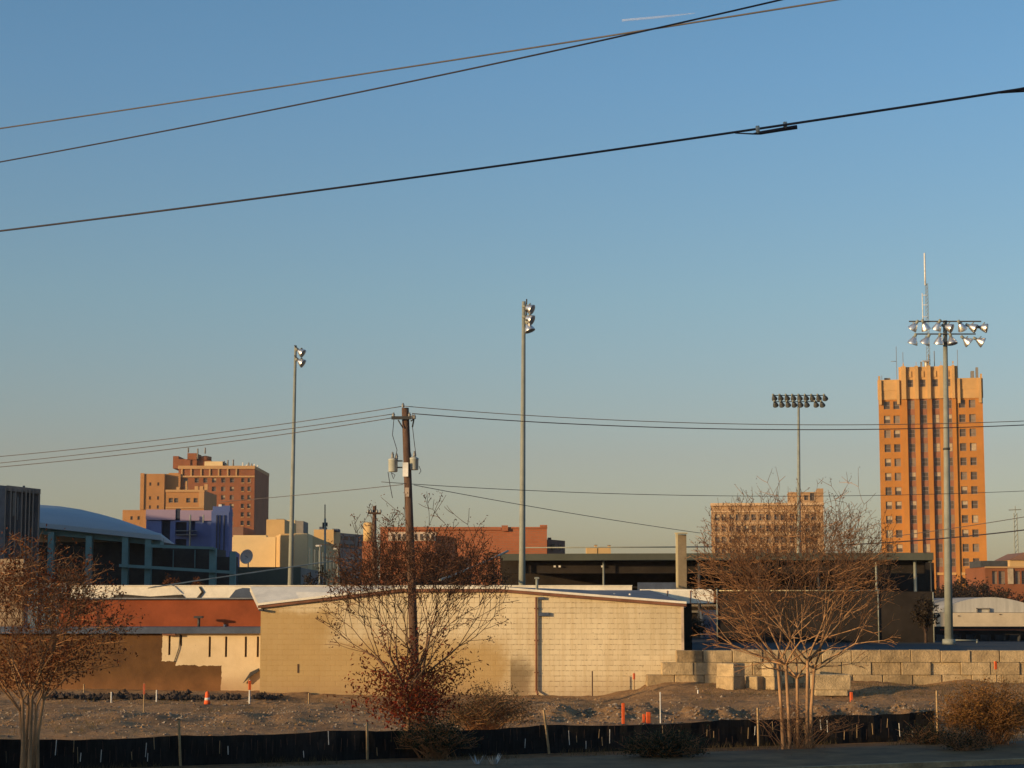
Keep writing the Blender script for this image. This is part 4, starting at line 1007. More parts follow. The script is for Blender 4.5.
# ------------------------------------------------------------------ silt fence
sf = T('silt_fence', 'low black fabric silt fence sagging between wooden stakes', 'fence', tuple(FA))
Lf = (FB-FA).length
STK = [-26,-22,-18,-14,-10,-6,-3,.4,4.5,8.2,13.6,18.6,22,25.2]
def ftop(s):
    px_ = s
    base_ = .72+.03*noise.noise(Vector((s*.35,0,0)))+max(0,s-18)*.012+.02*noise.noise(Vector((s*2.1,0,3)))
    for a, c in zip(STK[:-1], STK[1:]):
        if a <= s < c: t = (s-a)/(c-a); base_ -= .28*min(.35, (c-a)*.06)*t*(1-t)*4
    return base_
b = MB(); n = 260; ex0, ex1 = -26, Lf-.3
def fpt(s, z):
    p = FA+fd*s+fn*(.12*noise.noise(Vector((s*.7, z*1.2, 1)))+.06*noise.noise(Vector((s*3.1, z*1.6, 4)))+.03*noise.noise(Vector((s*8, z*1.0, 4)))); return (p.x, p.y, z)
for side in (0, 1):
    for i in range(n):
        s0 = ex0+(ex1-ex0)*i/n; s1 = ex0+(ex1-ex0)*(i+1)/n
        for k in range(4):
            a0, a1 = k/4, (k+1)/4
            q = [fpt(s0, ftop(s0)*a0-.02), fpt(s1, ftop(s1)*a0-.02), fpt(s1, ftop(s1)*a1-.02), fpt(s0, ftop(s0)*a1-.02)]
            q = [(x-fn.x*side*.02, y-fn.y*side*.02, z) for x, y, z in q]
            b.quad(*(q if not side else q[::-1]), sm=True)
b.build('fabric', M['silt'], sf)
def s_at(px):   # parameter along the fence under a pixel column
    best = min((abs(512+1960*((FA+fd*s).x)/((FA+fd*s).y)-px), s) for s in [i*.05 for i in range(-400, 520)])
    return best[1]
for px, h, lean in ((184,1.02,-.06),(368,.88,-.02),(547,1.05,-.13),(754,.98,-.01),(930,1.32,.0),(5,.8,.02)):
    p = FA+fd*min(s_at(px),Lf)+fn*.09
    b = MB(); b.tube([(p.x, p.y, -.05), (p.x+lean*h, p.y, h)], .030, 4); b.build('stake', M['stake'], sf)
kr = random.Random(9)
for px in [13+i*7.3 for i in range(120)]+[62,80,84,105,138,150,153,224,330,442,449,545,568,575,583,600,607,660,667,676,703,709,750,768,790,800,822,838,850,866,880,893,905]:
    p = FA+fd*s_at(px)+fn*.075; hh = kr.uniform(.25,.6); z0 = kr.uniform(.08,.4)
    b = MB(); b.tube([(p.x, p.y, z0), (p.x+kr.uniform(-.02,.02), p.y, min(.72, z0+hh*.6))], .008 if px == int(px) and px > 61 else .0035, 4); b.build('tie_wire', M['paper'] if px == int(px) and kr.random() < .4 else (M['stake'] if px == int(px) else M['wood_pole']), sf)

# survey stakes
def stake(px, pb, pt, lab, top=None, body='stake', w=.025, lean=0):
    d = H0*F/(pb-605+.01); d = min(d, 77)
    z0 = hgt(X(px,d), d); 
    t = T('survey_stake', lab, 'stake', (X(px,d), d, z0), 'survey stakes in the cleared lot')
    x = X(px,d); zt = Z(pt,d)
    b = MB(); b.tube([(x,d,z0-.1),(x+lean,d,zt)], w, 4); b.build('lath', M[body], t)
    if top:
        b = MB(); b.rbox((x+lean*.8,d,zt-(zt-z0)*.38), w*2.6+.01, w*2.6+.01, (zt-z0)*.36, .3, 0); b.build('ribbon', M[top], t)
stake(592,694,671,'thin brown lath against the cream-white wall', body='wood_pole')
stake(633.5,695,673,'lath with rusty tip by the dirt bank at the wall end', 'pink')
stake(659.5,723,692,'tall pale lath beside the orange pickets', body='paper', w=.02)
stake(310,704,693,'short yellow stake below the tan overpainted left part of the white wall')
stake(86,697,684,'yellow stake at the far left by the dark clods')
stake(113.5,702,692,'short white stake among dark clods, left one', body='paper')
stake(158.5,701,690,'short white stake among dark clods, right one', body='paper')
stake(251,702,680,'orange ribboned white stake at the corner of the white building','orange', body='paper', w=.03)
stake(146,712,683,'thin reddish lath left of the striped marker post','pink', w=.018)
stake(697,700,690,'pale stub beside the loose blocks', body='paper')
stake(993.5,690,661,'orange ribbon stake against the block wall at right','orange', w=.03)
def picket(px, pb, pt, lab, w=.05):
    d = H0*F/(pb-605); x = X(px,d); z0 = hgt(x,d); zt = Z(pt,d)
    t = T('marker_post', lab, 'marker post', (x,d,z0), 'orange marker posts')
    b = MB(); b.rbox((x,d,z0-.05), w*2, w, zt-z0+.05, .2, .01); b.build('post', M['orange'], t)
    b = MB(); b.rbox((x,d,z0-.02), w*3.2, w*2.4, .05, .2, .008); b.build('foot', M['steel_dark'], t)
picket(622.5,724,703,'tall orange marker post, left of the pair behind the fence',.045)
picket(647.5,725,712,'short orange marker post beside the pale lath',.06)
picket(643,725,714,'leaning orange marker stub nearly touching the short post',.04)
picket(849.5,712,692,'orange marker post right of the bare tree trunks',.05)
picket(845.5,713,705,'low orange marker stub by the post right of the bare tree',.05)
# orange barrel
d = 3.6*1960/(704-605); x = X(209,d); 
ob = T('traffic_cone', 'orange striped marker cone among the dark clods', 'traffic cone', (x,d,0))
b = MB(); b._lathe([(0,.12),(.12,.11),(.14,.10),(.42,.075),(.47,.03)], (x,d,.05), (0,0,1), 12); b.build('cone', M['orange'], ob)
b = MB(); b._lathe([(0,.10),(.09,.093)], (x,d,.20), (0,0,1), 12); b.build('stripe', M['paper'], ob)
b = MB(); b.rbox((x,d,.02), .3,.3,.04,.2,.01); b.build('foot', M['steel_dark'], ob)

# ------------------------------------------------------------------ floodlight poles
def make_floodlight(aim, parent, loc, r=.27, shell='alu'):
    """one lamp; bell reflector with glass, small housing behind, bracket up to the bar"""
    a = Vector(aim).normalized(); o = Vector(loc)
    b = MB(); b._lathe([(-.30,.07),(-.26,.12),(-.16,.17),(-.02,r*.86),(.10,r),(.12,r)], o, a, 16)
    f = b.build('floodlight', M[shell], parent)
    b = MB(); b._lathe([(.121,r*.93),(.135,r*.8),(.14,.03)], o, a, 16); b.build('glass', M['lens'], f)
    b = MB(); b._lathe([(-.52,.05),(-.50,.085),(-.31,.085)], o, a, 10); b.tube([o+Vector((0,0,.32)), o-a*.22+Vector((0,0,.05))], .03, 5); b.build('housing', M['galv'], f)
    return f
def pole(px0, py0, px1, py1, Yp, r0, r1, name, label, base=None):
    bt = W(px0, py0, Yp); tp = W(px1, py1, Yp)
    k = (G1-.05-tp.z)/(bt.z-tp.z); b0 = tp+(bt-tp)*k
    t = T(name, label, 'floodlight pole', tuple(b0), 'stadium floodlight poles')
    b = MB(); b.tube([b0, b0.lerp(tp,.35), tp], [r0, r0*.65+r1*.35, r1], 14); b.build('pole', M['galv'], t)
    b = MB(); b.tube([b0, b0+Vector((0,0,.35))], r0*1.5, 14)
    b.build('base_collar', M['galv'], t)
    return t, tp
# nearest pole, right
Yp = 108
t, tp = pole(949, 645, 945, 320.5, Yp, .24, .115, 'floodlight_pole', 'tall floodlight pole at right with two wide bars of silver lamps')
kk = X(513,Yp,325)-X(512,Yp,325)
b = MB(); b.box(X(908.5,Yp,322), X(980.5,Yp,322), Yp-.18, Yp-.12, Z(322.4,Yp), Z(321.2,Yp)); b.build('crossarm', M['steel_dark'], t)
b = MB(); b.box(X(914.5,Yp,334), X(975,Yp,334), Yp-.18, Yp-.12, Z(335,Yp), Z(333.8,Yp)); b.build('crossarm', M['steel_dark'], t)
for px, aim in ((913,(-.5,.25,-.75)),(925.5,(.35,.2,-.8)),(937,(-.3,.3,-.85)),(950,(.9,-.5,-.45)),(962,(.5,.4,-.8)),(974,(.9,-.4,-.5)),(985,(1,-.45,-.25))):
    o = W(px, 328, Yp-.3); make_floodlight(aim, t, o, .27)
for px, aim in ((913,(-.35,.2,-1)),(925.5,(-.45,.25,-.9)),(939,(-.1,.2,-.9)),(952,(.15,-.2,-1)),(968,(.7,-.1,-.65)),(981.5,(.85,-.15,-.5))):
    o = W(px, 342, Yp-.3); make_floodlight(aim, t, o, .30)
for q in (344, 450, 561):
    b = MB(); p = W(949-(645-q)*.0123, q, Yp); b.tube([p, p+Vector((0,0,.12))], .2, 12); b.build('junction_band', M['steel_dark'], t)
# far small pole
Yp = 165
t, tp = pole(799, 560, 798.6, 394.5, Yp, .22, .09, 'floodlight_pole', 'smallest floodlight pole, above the tan office block, with two rows of dark lamps')
for py, a, c in ((395.5,773.5,823.5),(401.8,774,821)):
    b = MB(); b.box(X(a,Yp,398), X(c,Yp,398), Yp-.2, Yp-.12, Z(py+.5,Yp), Z(py-.3,Yp)); b.build('crossarm', M['steel_dark'], t)
for i in range(9): make_floodlight((.35,.75,-.6), t, W(774.3+6.35*i, 398.2, Yp-.1), .25, 'lamp_grey')
for i in range(8): make_floodlight((.35,.7,-.6), t, W(775.5+6.25*i+(3 if i > 5 else 0), 404.7, Yp-.1), .25, 'lamp_grey')
# centre pole edge-on
Yp = 108
t, tp = pole(522, 588, 523.8, 301.5, Yp, .20, .10, 'floodlight_pole', 'floodlight pole at centre, lamps seen edge-on in three stacked tiers')
for q, tz in enumerate((309, 319.5, 329)):
    p = W(524, tz-3.5, Yp)
    b = MB(); b.box(p.x+.10, p.x+.17, Yp-2.1, Yp+2.1, p.z-.03, p.z+.04); b.build('crossarm', M['steel_dark'], t)
    for k in range(5):
        aim = (.9,.2*(k-2),-.45) if q < 2 else (.35,-.2+.1*k,-.95)
        make_floodlight(aim, t, W(530.5 if q < 2 else 529.5, tz+(.6*(k%2)), Yp-1.9+.95*k), .29)
# left pole
Yp = 135
t, tp = pole(290.3, 588, 295.6, 345.5, Yp, .20, .09, 'floodlight_pole', 'floodlight pole at left, two tiers of lamps seen edge-on')
for q, tz in enumerate((352.5, 362.5)):
    p = W(296, tz-3.5, Yp)
    b = MB(); b.box(p.x+.08, p.x+.15, Yp-1.8, Yp+1.8, p.z-.03, p.z+.04); b.build('crossarm', M['steel_dark'], t)
    for k in range(4): make_floodlight((.8,-.2+.15*k,-.55), t, W(301.5+.4*k, tz+(.8*(k%2)), Yp-1.5+k), .29)

# ------------------------------------------------------------------ utility poles
def insul(b, p, r=.05, h=.16):
    b._lathe([(0,r*.6),(h*.2,r*1.1),(h*.35,r*.7),(h*.55,r*1.1),(h*.7,r*.7),(h,r*.5)], p, (0,0,1), 8)
def transformer(root, px, pt, pb, Yq, sgn):
    a = W(px, pb, Yq); c = W(px, pt, Yq); r = .165
    b = MB(); hgt_ = c.z-a.z
    b._lathe([(0,r*.9),(.03,r),(hgt_-.06,r),(hgt_-.05,r*1.06),(hgt_-.01,r*1.06),(hgt_+.04,r*.5),(hgt_+.05,.02)], a, (0,0,1), 18)
    tr = b.build('transformer', M['tank'], root)
    b = MB(); insul(b, (a.x-.02*sgn, a.y, a.z+hgt_+.03), .055, .22); insul(b, (a.x+.13*sgn, a.y, a.z+hgt_-.02), .05, .22); b.build('bushing', M['ceramic'], tr)
    b = MB(); b.box(min(a.x+.12*sgn, a.x+.34*sgn), max(a.x+.12*sgn, a.x+.34*sgn), Yq-.03, Yq+.03, a.z+hgt_*.3, a.z+hgt_*.4); b.box(min(a.x+.12*sgn, a.x+.34*sgn), max(a.x+.12*sgn, a.x+.34*sgn), Yq-.03, Yq+.03, a.z+hgt_*.8, a.z+hgt_*.9); b.build('bracket', M['steel_dark'], tr)
Yq = 70
bot = W(416, 700, Yq); tp = W(405.2, 408, Yq); k = (0-tp.z)/(bot.z-tp.z); b0 = tp+(bot-tp)*k
up = T('utility_pole', 'wooden utility pole with two grey transformers behind the red-leaved tree', 'utility pole', tuple(b0))
b = MB(); b.tube([b0-Vector((0,0,.1)), b0.lerp(tp,.5), tp], [.16,.15,.128], 14); b.build('pole', M['wood_pole'], up)
b = MB(); c1 = W(391.5, 418, Yq-.2); c2 = W(411, 418, Yq-.2); b.box(c1.x, c2.x, Yq-.27, Yq-.16, c1.z-.05, c1.z+.06); b.build('crossarm', M['steel_dark'], up)
b = MB(); b.tube([W(398,420,Yq-.2), W(403,428,Yq-.17)], .025, 5); b.tube([W(411,421,Yq-.2), W(414,419,Yq-.1), W(412.5,427,Yq)], .03, 5); b.build('brace', M['steel_dark'], up)
b = MB()
for px, py in ((393.5,417),(409.5,417),(403,407.5),(412.5,419),(414.5,419)): insul(b, W(px, py, Yq-.2), .055, .16)
b.build('insulator', M['ceramic'], up)
transformer(up, 393, 459, 472, Yq, 1); transformer(up, 413.8, 458, 470, Yq, -1)
b = MB(); b.box(*(sorted((W(403,476,Yq).x, W(408.5,476,Yq).x))), Yq-.26, Yq-.2, Z(477,Yq), Z(463,Yq)); b.build('sign_plate', M['paper'], up)
b = MB(); b.box(*(sorted((W(405.5,476,Yq).x, W(409.5,476,Yq).x))), Yq-.26, Yq-.21, Z(497,Yq), Z(488,Yq)); b.build('sign_plate', M['brick_pale'], up)
b = MB()
for pl in ([(394,418),(392.5,435),(397,450),(395,459)], [(412.5,427),(414,440),(416,456)], [(388,472),(390,485),(392.5,498)], [(391,472),(393.5,479),(395,475),(392,473)], [(419,466),(421,471),(419,474)]):
    b.tube([W(x,y,Yq-.15) for x, y in pl], .012, 4)
b.build('drop_wire', M['wire'], up)
Y2 = 125
u2 = T('utility_pole', 'small distant utility pole left of the one with transformers', 'utility pole', W(374.5,590,Y2))
b = MB(); b.tube([W(374.5,590,Y2)-Vector((0,0,2)), W(374.5,506,Y2)], [.17,.12], 10); b.build('pole', M['wood_pole'], u2)
b = MB(); b.tube([W(368,513,Y2-.2), W(381,513.5,Y2-.2)], .06, 4); b.build('crossarm', M['wood_pole'], u2)
b = MB()
for px in (368.5,371,377,380.5): insul(b, W(px,512.6,Y2-.2), .08, .2)
b.build('insulator', M['ceramic'], u2)

# off-frame poles carrying the line
def plain_pole(px, pt, Yq, lab, n=3):
    tp = W(px, pt, Yq); t = T('utility_pole', lab, 'utility pole', (tp.x, tp.y, 0))
    b = MB(); b.tube([(tp.x, tp.y, -.1), tp], [.2,.13], 10); b.build('pole', M['wood_pole'], t)
    b = MB(); b.box(tp.x-1.1, tp.x+1.1, tp.y-.25, tp.y-.15, tp.z-.5, tp.z-.38); b.build('crossarm', M['wood_pole'], t)
plain_pole(-300, 470, 91, 'utility pole off to the left carrying the three thin wires')
plain_pole(1330, 400, 70, 'utility pole off to the right carrying the two parallel wires')
def wire(pts, r, m, lab, D0, D1, group=None, name='power_line', n=40, ext=.12):
    """quadratic in the picture sense: three picks (px,py); end depths D0, D1"""
    (x0,y0),(x1,y1),(x2,y2) = pts
    P = []
    for i in range(n+1):
        t = -ext+(1+2*ext)*i/n
        px = x0+(x2-x0)*t
        L = ((px-x1)*(px-x2))/((x0-x1)*(x0-x2))*y0+((px-x0)*(px-x2))/((x1-x0)*(x1-x2))*y1+((px-x0)*(px-x1))/((x2-x0)*(x2-x1))*y2
        iv = (1/D0)*(1-t)+(1/D1)*t
        P.append(W(px, L, 1/iv))
    b = MB(); b.tube(P, r, 6)
    return tag(b.build(name, m), lab, 'cable', group), P
g_ = 'overhead cables'
wire([(0,128.5),(512,51),(835,0)], .011, M['wire2'], 'brownish-grey cable, topmost at the left side of the sky', 30, 22, g_, ext=.3)
wire([(0,162),(512,60),(780,0)], .010, M['wire'], 'thin dark cable, second from top at the left side of the sky', 28, 20, g_, ext=.3)
wC, P = wire([(0,231),(512,164),(1024,88.5)], .0135, M['wire'], 'thickest black cable crossing the whole sky with a clamped splice', 27, 19.3, g_, ext=.2)
def c3(px): return min(P, key=lambda p: abs(512+(p.x/p.y)*F*1.0-px))
Dm = 1/((1/27)*(1-.757)+(1/19.3)*.757)
b = MB(); b.tube([W(735,133.2,Dm), W(753,133.9,Dm), W(760,133,Dm), W(783,129.2,Dm), W(797,127,Dm)], [.006,.009,.02,.022,.024], 8); b.build('splice', M['wire'], wC)
for px, py in ((757.5,128.5),(785,124.5)):
    b = MB(); b.tube([W(px,py-2.5,Dm), W(px+.5,py+5,Dm)], .022, 6); b.build('clamp', M['tank'], wC)
b = MB(); b.tube([W(1000,92.5,19.7), W(1010,91.6,19.5), W(1030,90.6,19.2)], [.014,.016,.014], 6); b.tube([W(1002,91.8,19.7), W(1030,86.6,19.2)], .007, 4); b.build('clamp', M['wire'], wC)
g_ = 'distribution wires on the transformer pole'
wire([(0,456.5),(200,435),(401,406.5)], .014, M['wire2'], 'upper of the three thin wires left of the transformer pole', 80, 70, g_, ext=0)
wire([(0,463),(200,440.5),(393,414)], .014, M['wire2'], 'middle of the three thin wires left of the transformer pole', 80, 70, g_, ext=0)
wire([(0,467),(200,445.5),(391.5,418)], .015, M['wire2'], 'lower of the three thin wires left of the transformer pole', 80, 70, g_, ext=0)
wire([(403,406),(740,424),(1024,421)], .014, M['wire2'], 'upper of the two wires right of the transformer pole', 70, 70, g_, ext=0)
wire([(412,413.5),(740,429.2),(1024,425)], .018, M['wire'], 'lower, thicker of the two wires right of the transformer pole', 70, 70, g_, ext=0)
wire([(220,502),(310,494),(403,484.5)], .013, M['wire2'], 'faint service wire leaving the transformer pole to the left', 86, 70, g_, ext=0)
wire([(412,484),(740,496),(1024,491)], .012, M['wire2'], 'long faint wire passing behind the office block top', 70, 86, g_, ext=.05)
wire([(414,485),(540,508),(700,533)], .012, M['wire'], 'faint wire sloping down right from the transformer pole', 70, 86, g_, ext=0)
wire([(930,531.5),(984,523.5),(1024,517)], .016, M['wire2'], 'short thin wire right of the tower, upper', 90, 88, g_, ext=.4)
wire([(880,543),(984,534.5),(1024,530)], .030, M['wire'], 'short thick wire crossing the tower foot, lower', 90, 88, g_, ext=.3)
wire([(148,588),(250,573),(360,557)], .032, M['wire3'], 'pale cable sagging across the roofs toward the small far pole', 96, 105, g_, ext=0)
wire([(440,580),(475,566),(508,551)], .06, M['wire3'], 'thick pale sloping cable behind the red-leaved tree', 102, 115, g_, ext=0)
# extend the mid wires to the off-frame poles
wire([(-300,482),(-150,471),(0,456.5)], .014, M['wire2'], 'outer span of the thin wires beyond the left picture edge', 91, 80, g_, ext=0)
wire([(1024,425),(1180,420),(1330,408)], .018, M['wire'], 'outer span of the parallel wires beyond the right picture edge', 70, 70, g_, ext=0)
b = MB(); b.tube([W(622,20.5,5000), W(660,17,5000), W(695,13,5000)], [3.2,3.4,1.2], 6); ctl = b.build('contrail', M['contrail']); tag(ctl, 'short faint white contrail between the top cables', 'contrail', kind='structure')

# ------------------------------------------------------------------ vegetation
def perp(d, rn):
    a = Vector((rn.gauss(0,1), rn.gauss(0,1), rn.gauss(0,1))); a -= d*a.dot(d); return a.normalized()
def branch(tb, gb_, p, d, L, r, lvl, mx, rn, tips, prm, nseg=3):
    pts = [p]; q = p.copy(); dd = d.copy(); out = False
    for i in range(nseg):
        dd = (dd+perp(dd, rn)*prm['wig']+Vector((0,0,prm['up']))).normalized()
        q = q+dd*(L/nseg); pts.append(q.copy())
        ec, er, ez = prm['env']; e_ = ((q.x-ec.x)/er)**2+((q.y-ec.y)/er)**2+((q.z-ec.z)/ez)**2
        if e_ > rn.uniform(.85,1.2):
            out = True; break
    rads = [r*(1-.35*i/nseg) for i in range(len(pts))]
    B = tb if lvl <= prm['trunk_lvl'] else gb_
    B.tube(pts, rads, 7 if r > .03 else (5 if r > .012 else 3), caps=False)
    if lvl >= mx or (out and lvl > 2):
        tips.append((pts[-1], dd)); tips.append((pts[-2], dd)); return
    nch = prm['n'][min(lvl, len(prm['n'])-1)]
    nch = int(nch)+(1 if rn.random() < nch-int(nch) else 0)
    a0 = rn.random()*6.28
    u = dd.orthogonal().normalized(); w = dd.cross(u)
    for i in range(nch):
        t = a0+i*6.283/nch+rn.uniform(-.5,.5)
        ang = prm['ang'][min(lvl, len(prm['ang'])-1)]*rn.uniform(.6,1.3)
        nd = (dd*math.cos(ang)+(u*math.cos(t)+w*math.sin(t))*math.sin(ang)).normalized()
        st = pts[-1] if i < 2 or lvl < 1 else pts[rn.randint(1, len(pts)-1)]
        branch(tb, gb_, st, nd, L*prm['len'][min(lvl, len(prm['len'])-1)]*rn.uniform(.75,1.2), max(prm['rmin'], rads[-1]*prm['rr']), lvl+1, mx, rn, tips, prm, nseg)
def leaves(tips, n, spread, size, rn, b=None, hang=0):
    b = b or MB()
    for i in range(n):
        c, d = rn.choice(tips)
        c = c+Vector((rn.gauss(0,spread), rn.gauss(0,spread), rn.gauss(0,spread)-hang*rn.random()))
        u = Vector((rn.gauss(0,1), rn.gauss(0,1), rn.gauss(0,1))).normalized(); w = u.orthogonal().normalized()
        v = u.cross(w); s = size*rn.uniform(.6,1.3)
        b.quad(c-u*s, c-w*s*.45+v*s*.12, c+u*s, c+w*s*.45+v*s*.12)
    return b
def myrtle(name, label, px, pb, Yt, H, seed, stems, prm, mx, nleaf, lm, lsize=.05, spread=.06, fork=1.6, fan=.4, stem_r=.05, lean0=.08, group=None, twm='twig', bark='bark', base_spread=.22):
    rn = random.Random(seed); x0 = X(px, Yt, pb); root = T(name, label, 'tree', (x0, Yt, 0), group)
    tb = MB(); gb_ = MB(); tips = []; prm = dict(prm); er, e0, e1 = prm['shape']; prm['env'] = (Vector((x0, Yt, (e0+e1)/2)), er, (e1-e0)/2)
    for i in range(stems):
        t = 6.283*i/stems+rn.uniform(-.3,.3)
        a = Vector((math.cos(t), math.sin(t), 0))
        p = Vector((x0, Yt, -.05))+a*base_spread*rn.uniform(.3,1)
        fh = fork*rn.uniform(.85,1.15); q = p+a*lean0*fh+Vector((0,0,fh))
        m = p.lerp(q, .5)+a*-.04+Vector((rn.uniform(-.03,.03), 0, 0))
        tb.tube([p, m, q], [stem_r, stem_r*.85, stem_r*.75], 9, caps=False)
        nb = prm['first']
        for k in range(nb):
            tt = t+(k-(nb-1)/2)*1.1+rn.uniform(-.3,.3); aa = Vector((math.cos(tt), math.sin(tt), 0))
            an = fan*rn.uniform(.45,1.35)
            d = (Vector((0,0,1))*math.cos(an)+aa*math.sin(an)).normalized()
            branch(tb, gb_, q, d, H*prm['l0'], stem_r*.55, 0, mx, rn, tips, prm)
    tb.build('trunk', M[bark], root); gb_.build('branches', M[twm], root)
    if nleaf: leaves(tips, nleaf, spread, lsize, rn).build('crown', M[lm], root)
    return root, tips
prm = dict(wig=.11, up=.035, trunk_lvl=1, n=[2.6,2.6,2.7,2.6,2.4,2.2], ang=[.40,.45,.5,.55,.6,.65], len=[.80,.80,.78,.76,.74,.7], rmin=.0065, rr=.68, first=3, l0=.188, shape=(2.6,2.0,7.4))
prm['first'] = 5
myrtle('bare_tree', 'multi-stemmed bare golden-brown tree in front of the tan office block', 798, 750, 49.3, 6.4, 21, 5, prm, 6, 4500, 'leaf_brown', .028, .03, 2.0, 1.02, .05, .05, base_spread=.42)
prm['first'] = 5; prm2 = dict(prm); prm2['shape'] = (2.35,1.3,6.5); prm2['n'] = [2.4,2.4,2.4,2.2]; prm2['n'] = [2.6,2.5,2.5,2.4,2.2]; prm2['l0'] = .19; prm2['rmin'] = .0085; prm2['len'] = [.82,.8,.78,.76,.72]
r_, tips2 = myrtle('red_leaved_tree', 'thin tree with red lower leaves growing in front of the utility pole', 411, 757, 50.5, 6.2, 5, 3, prm2, 6, 5200, 'leaf_brown', .035, .06, 1.7, .80, .055, .06, twm='twig_mid', bark='bark2')
rn = random.Random(77); lt = []
gb_ = MB()
for i in range(100):
    t = rn.uniform(0,6.283); x0 = X(411,50.5,750); p = Vector((x0, 50.5, .3+rn.random()*1.5)); a = Vector((math.cos(t), math.sin(t)*.7, rn.uniform(.1,1.1))).normalized()
    L = rn.uniform(.7,2.1); pts = [p, p+a*L*.5+Vector((0,0,.05)), p+a*L+Vector((0,0,-.05))]
    gb_.tube(pts, [.012,.008,.005], 3, caps=False)
    for k in range(6): lt.append((pts[0].lerp(pts[2], .35+.65*k/5), a))
gb_.build('suckers', M['twig'], r_); leaves(lt[::2], 2300, .12, .055, rn).build('lower_leaves', M['leaf_red'], r_); leaves(lt[1::2], 1900, .14, .05, rn).build('outer_leaves', M['leaf_rust'], r_)
prm3 = dict(prm); prm3['first'] = 3; prm3['shape'] = (2.3,.9,5.35); prm3['l0'] = .175; prm3['n'] = [2.5,2.5,2.4,2.3]
r_, t3 = myrtle('orange_leaved_tree', 'multi-stemmed tree with rusty orange leaves at the left edge', 27, 775, 43, 5.3, 12, 6, prm3, 6, 3600, 'leaf_orange', .042, .10, 1.5, .75, .045, .05, base_spread=.30)
rn = random.Random(78); lt_ = []; gb_ = MB(); x0 = X(27,43,775)
for i in range(110):
    t = rn.uniform(0,6.283); k_ = rn.random(); p = Vector((x0+math.cos(t)*.9*k_, 43+math.sin(t)*.9*k_, rn.uniform(1.7,2.6))); a = Vector((math.cos(t), math.sin(t), rn.uniform(-.1,.7))).normalized()
    L = rn.uniform(.5,1.5); pts = [p, p+a*L*.5+Vector((0,0,.05)), p+a*L]
    gb_.tube(pts, [.009,.006,.004], 3, caps=False)
    for k in range(5): lt_.append((pts[0].lerp(pts[2], .3+.7*k/4), a))
gb_.build('twigs', M['twig'], r_); leaves(lt_, 2600, .10, .045, rn).build('lower_leaves', M['leaf_rust'], r_)
# shrubs
def shrub(name, label, px0, px1, pt, pb, Yt, lm, nl, seed, lsize=.035, nst=120, cat='shrub', tw='twig', droop=0):
    rn = random.Random(seed); xa, xb = X(px0,Yt), X(px1,Yt); xc = (xa+xb)/2; hw = (xb-xa)/2; z0 = max(0, Z(pb,Yt)); z1 = Z(pt,Yt); hh = z1-z0
    root = T(name, label, cat, (xc, Yt, z0)); b = MB(); tips = []
    for i in range(nst):
        t = rn.uniform(0,6.283); k = math.sqrt(rn.random()); 
        e = Vector((xc+math.cos(t)*hw*k, Yt+math.sin(t)*hw*.6*k, z0+hh*(rn.uniform(.35,1.0))*math.sqrt(max(.05,1-k*k*.7))))
        p = Vector((xc+rn.gauss(0,hw*.15), Yt+rn.gauss(0,hw*.1), z0-.03)); m = p.lerp(e,.55)+Vector((0,0,hh*.12))
        b.tube([p, m, e], [.010,.007,.004], 3, caps=False)
        for k in range(6): tips.append((m.lerp(e, k/5), Vector((0,0,1))))
        for s in range(4):
            q = m.lerp(e, rn.random()); f = q+Vector((rn.gauss(0,.18), rn.gauss(0,.18), rn.uniform(.02,.3))); b.tube([q,f],[.005,.003],3,caps=False); tips.append((f, Vector((0,0,1))))
    b.build('stems', M[tw], root)
    if nl: leaves(tips, nl, .06, lsize, rn).build('foliage', M[lm], root)
shrub('shrub', 'big rusty brown twiggy shrub at the lower right corner', 926, 1046, 676, 752, 50.5, 'leaf_shrub', 12000, 31, .032, 260)
shrub('shrub', 'small dark green bush in front of the black fence, centre right', 618, 706, 732, 772, 46.2, 'leaf_green', 4200, 32, .035, 120)
shrub('shrub', 'low dark green weeds left of the big rusty shrub', 900, 950, 727, 750, 50.4, 'leaf_green', 1500, 33, .03, 60)
shrub('shrub', 'straggly dark weeds at the foot of the rusty shrub', 930, 992, 730, 762, 48.2, 'leaf_green', 1600, 34, .03, 60)
shrub('shrub', 'wispy brown bush behind the fence, right of the red-leaved tree', 425, 545, 683, 742, 55, 'grass', 5200, 35, .03, 220)
shrub('shrub', 'dark weedy thicket before the fence at the red-leaved tree foot', 395, 480, 716, 772, 46.8, 'leaf_green', 3000, 36, .035, 120)
shrub('shrub', 'thin bare suckers around the foot of the bare tree', 735, 862, 695, 760, 48.9, 'leaf_brown', 260, 37, .025, 46)
for i, (px, lab) in enumerate(((478,'pale grey spiky plant at the bottom edge, left one'), (494,'pale grey spiky plant at the bottom edge, right one'))):
    Yt = 44; x0 = X(px,Yt); root = T('spiky_plant', lab, 'plant', (x0,Yt,0), 'pale spiky plants at the bottom edge')
    b = MB(); rn = random.Random(40+i)
    for k in range(16):
        t = rn.random()*6.28; L = rn.uniform(.2,.42); a = Vector((math.cos(t)*.6, math.sin(t)*.6, 1)).normalized(); s = Vector((-math.sin(t), math.cos(t), 0))*.03
        p = Vector((x0,Yt,0)); b.quad(p-s, p+s, p+a*L*.6+s*.8, p+a*L, p+a*L*.6-s*.8)
    b.build('leaves', M['agave'], root)
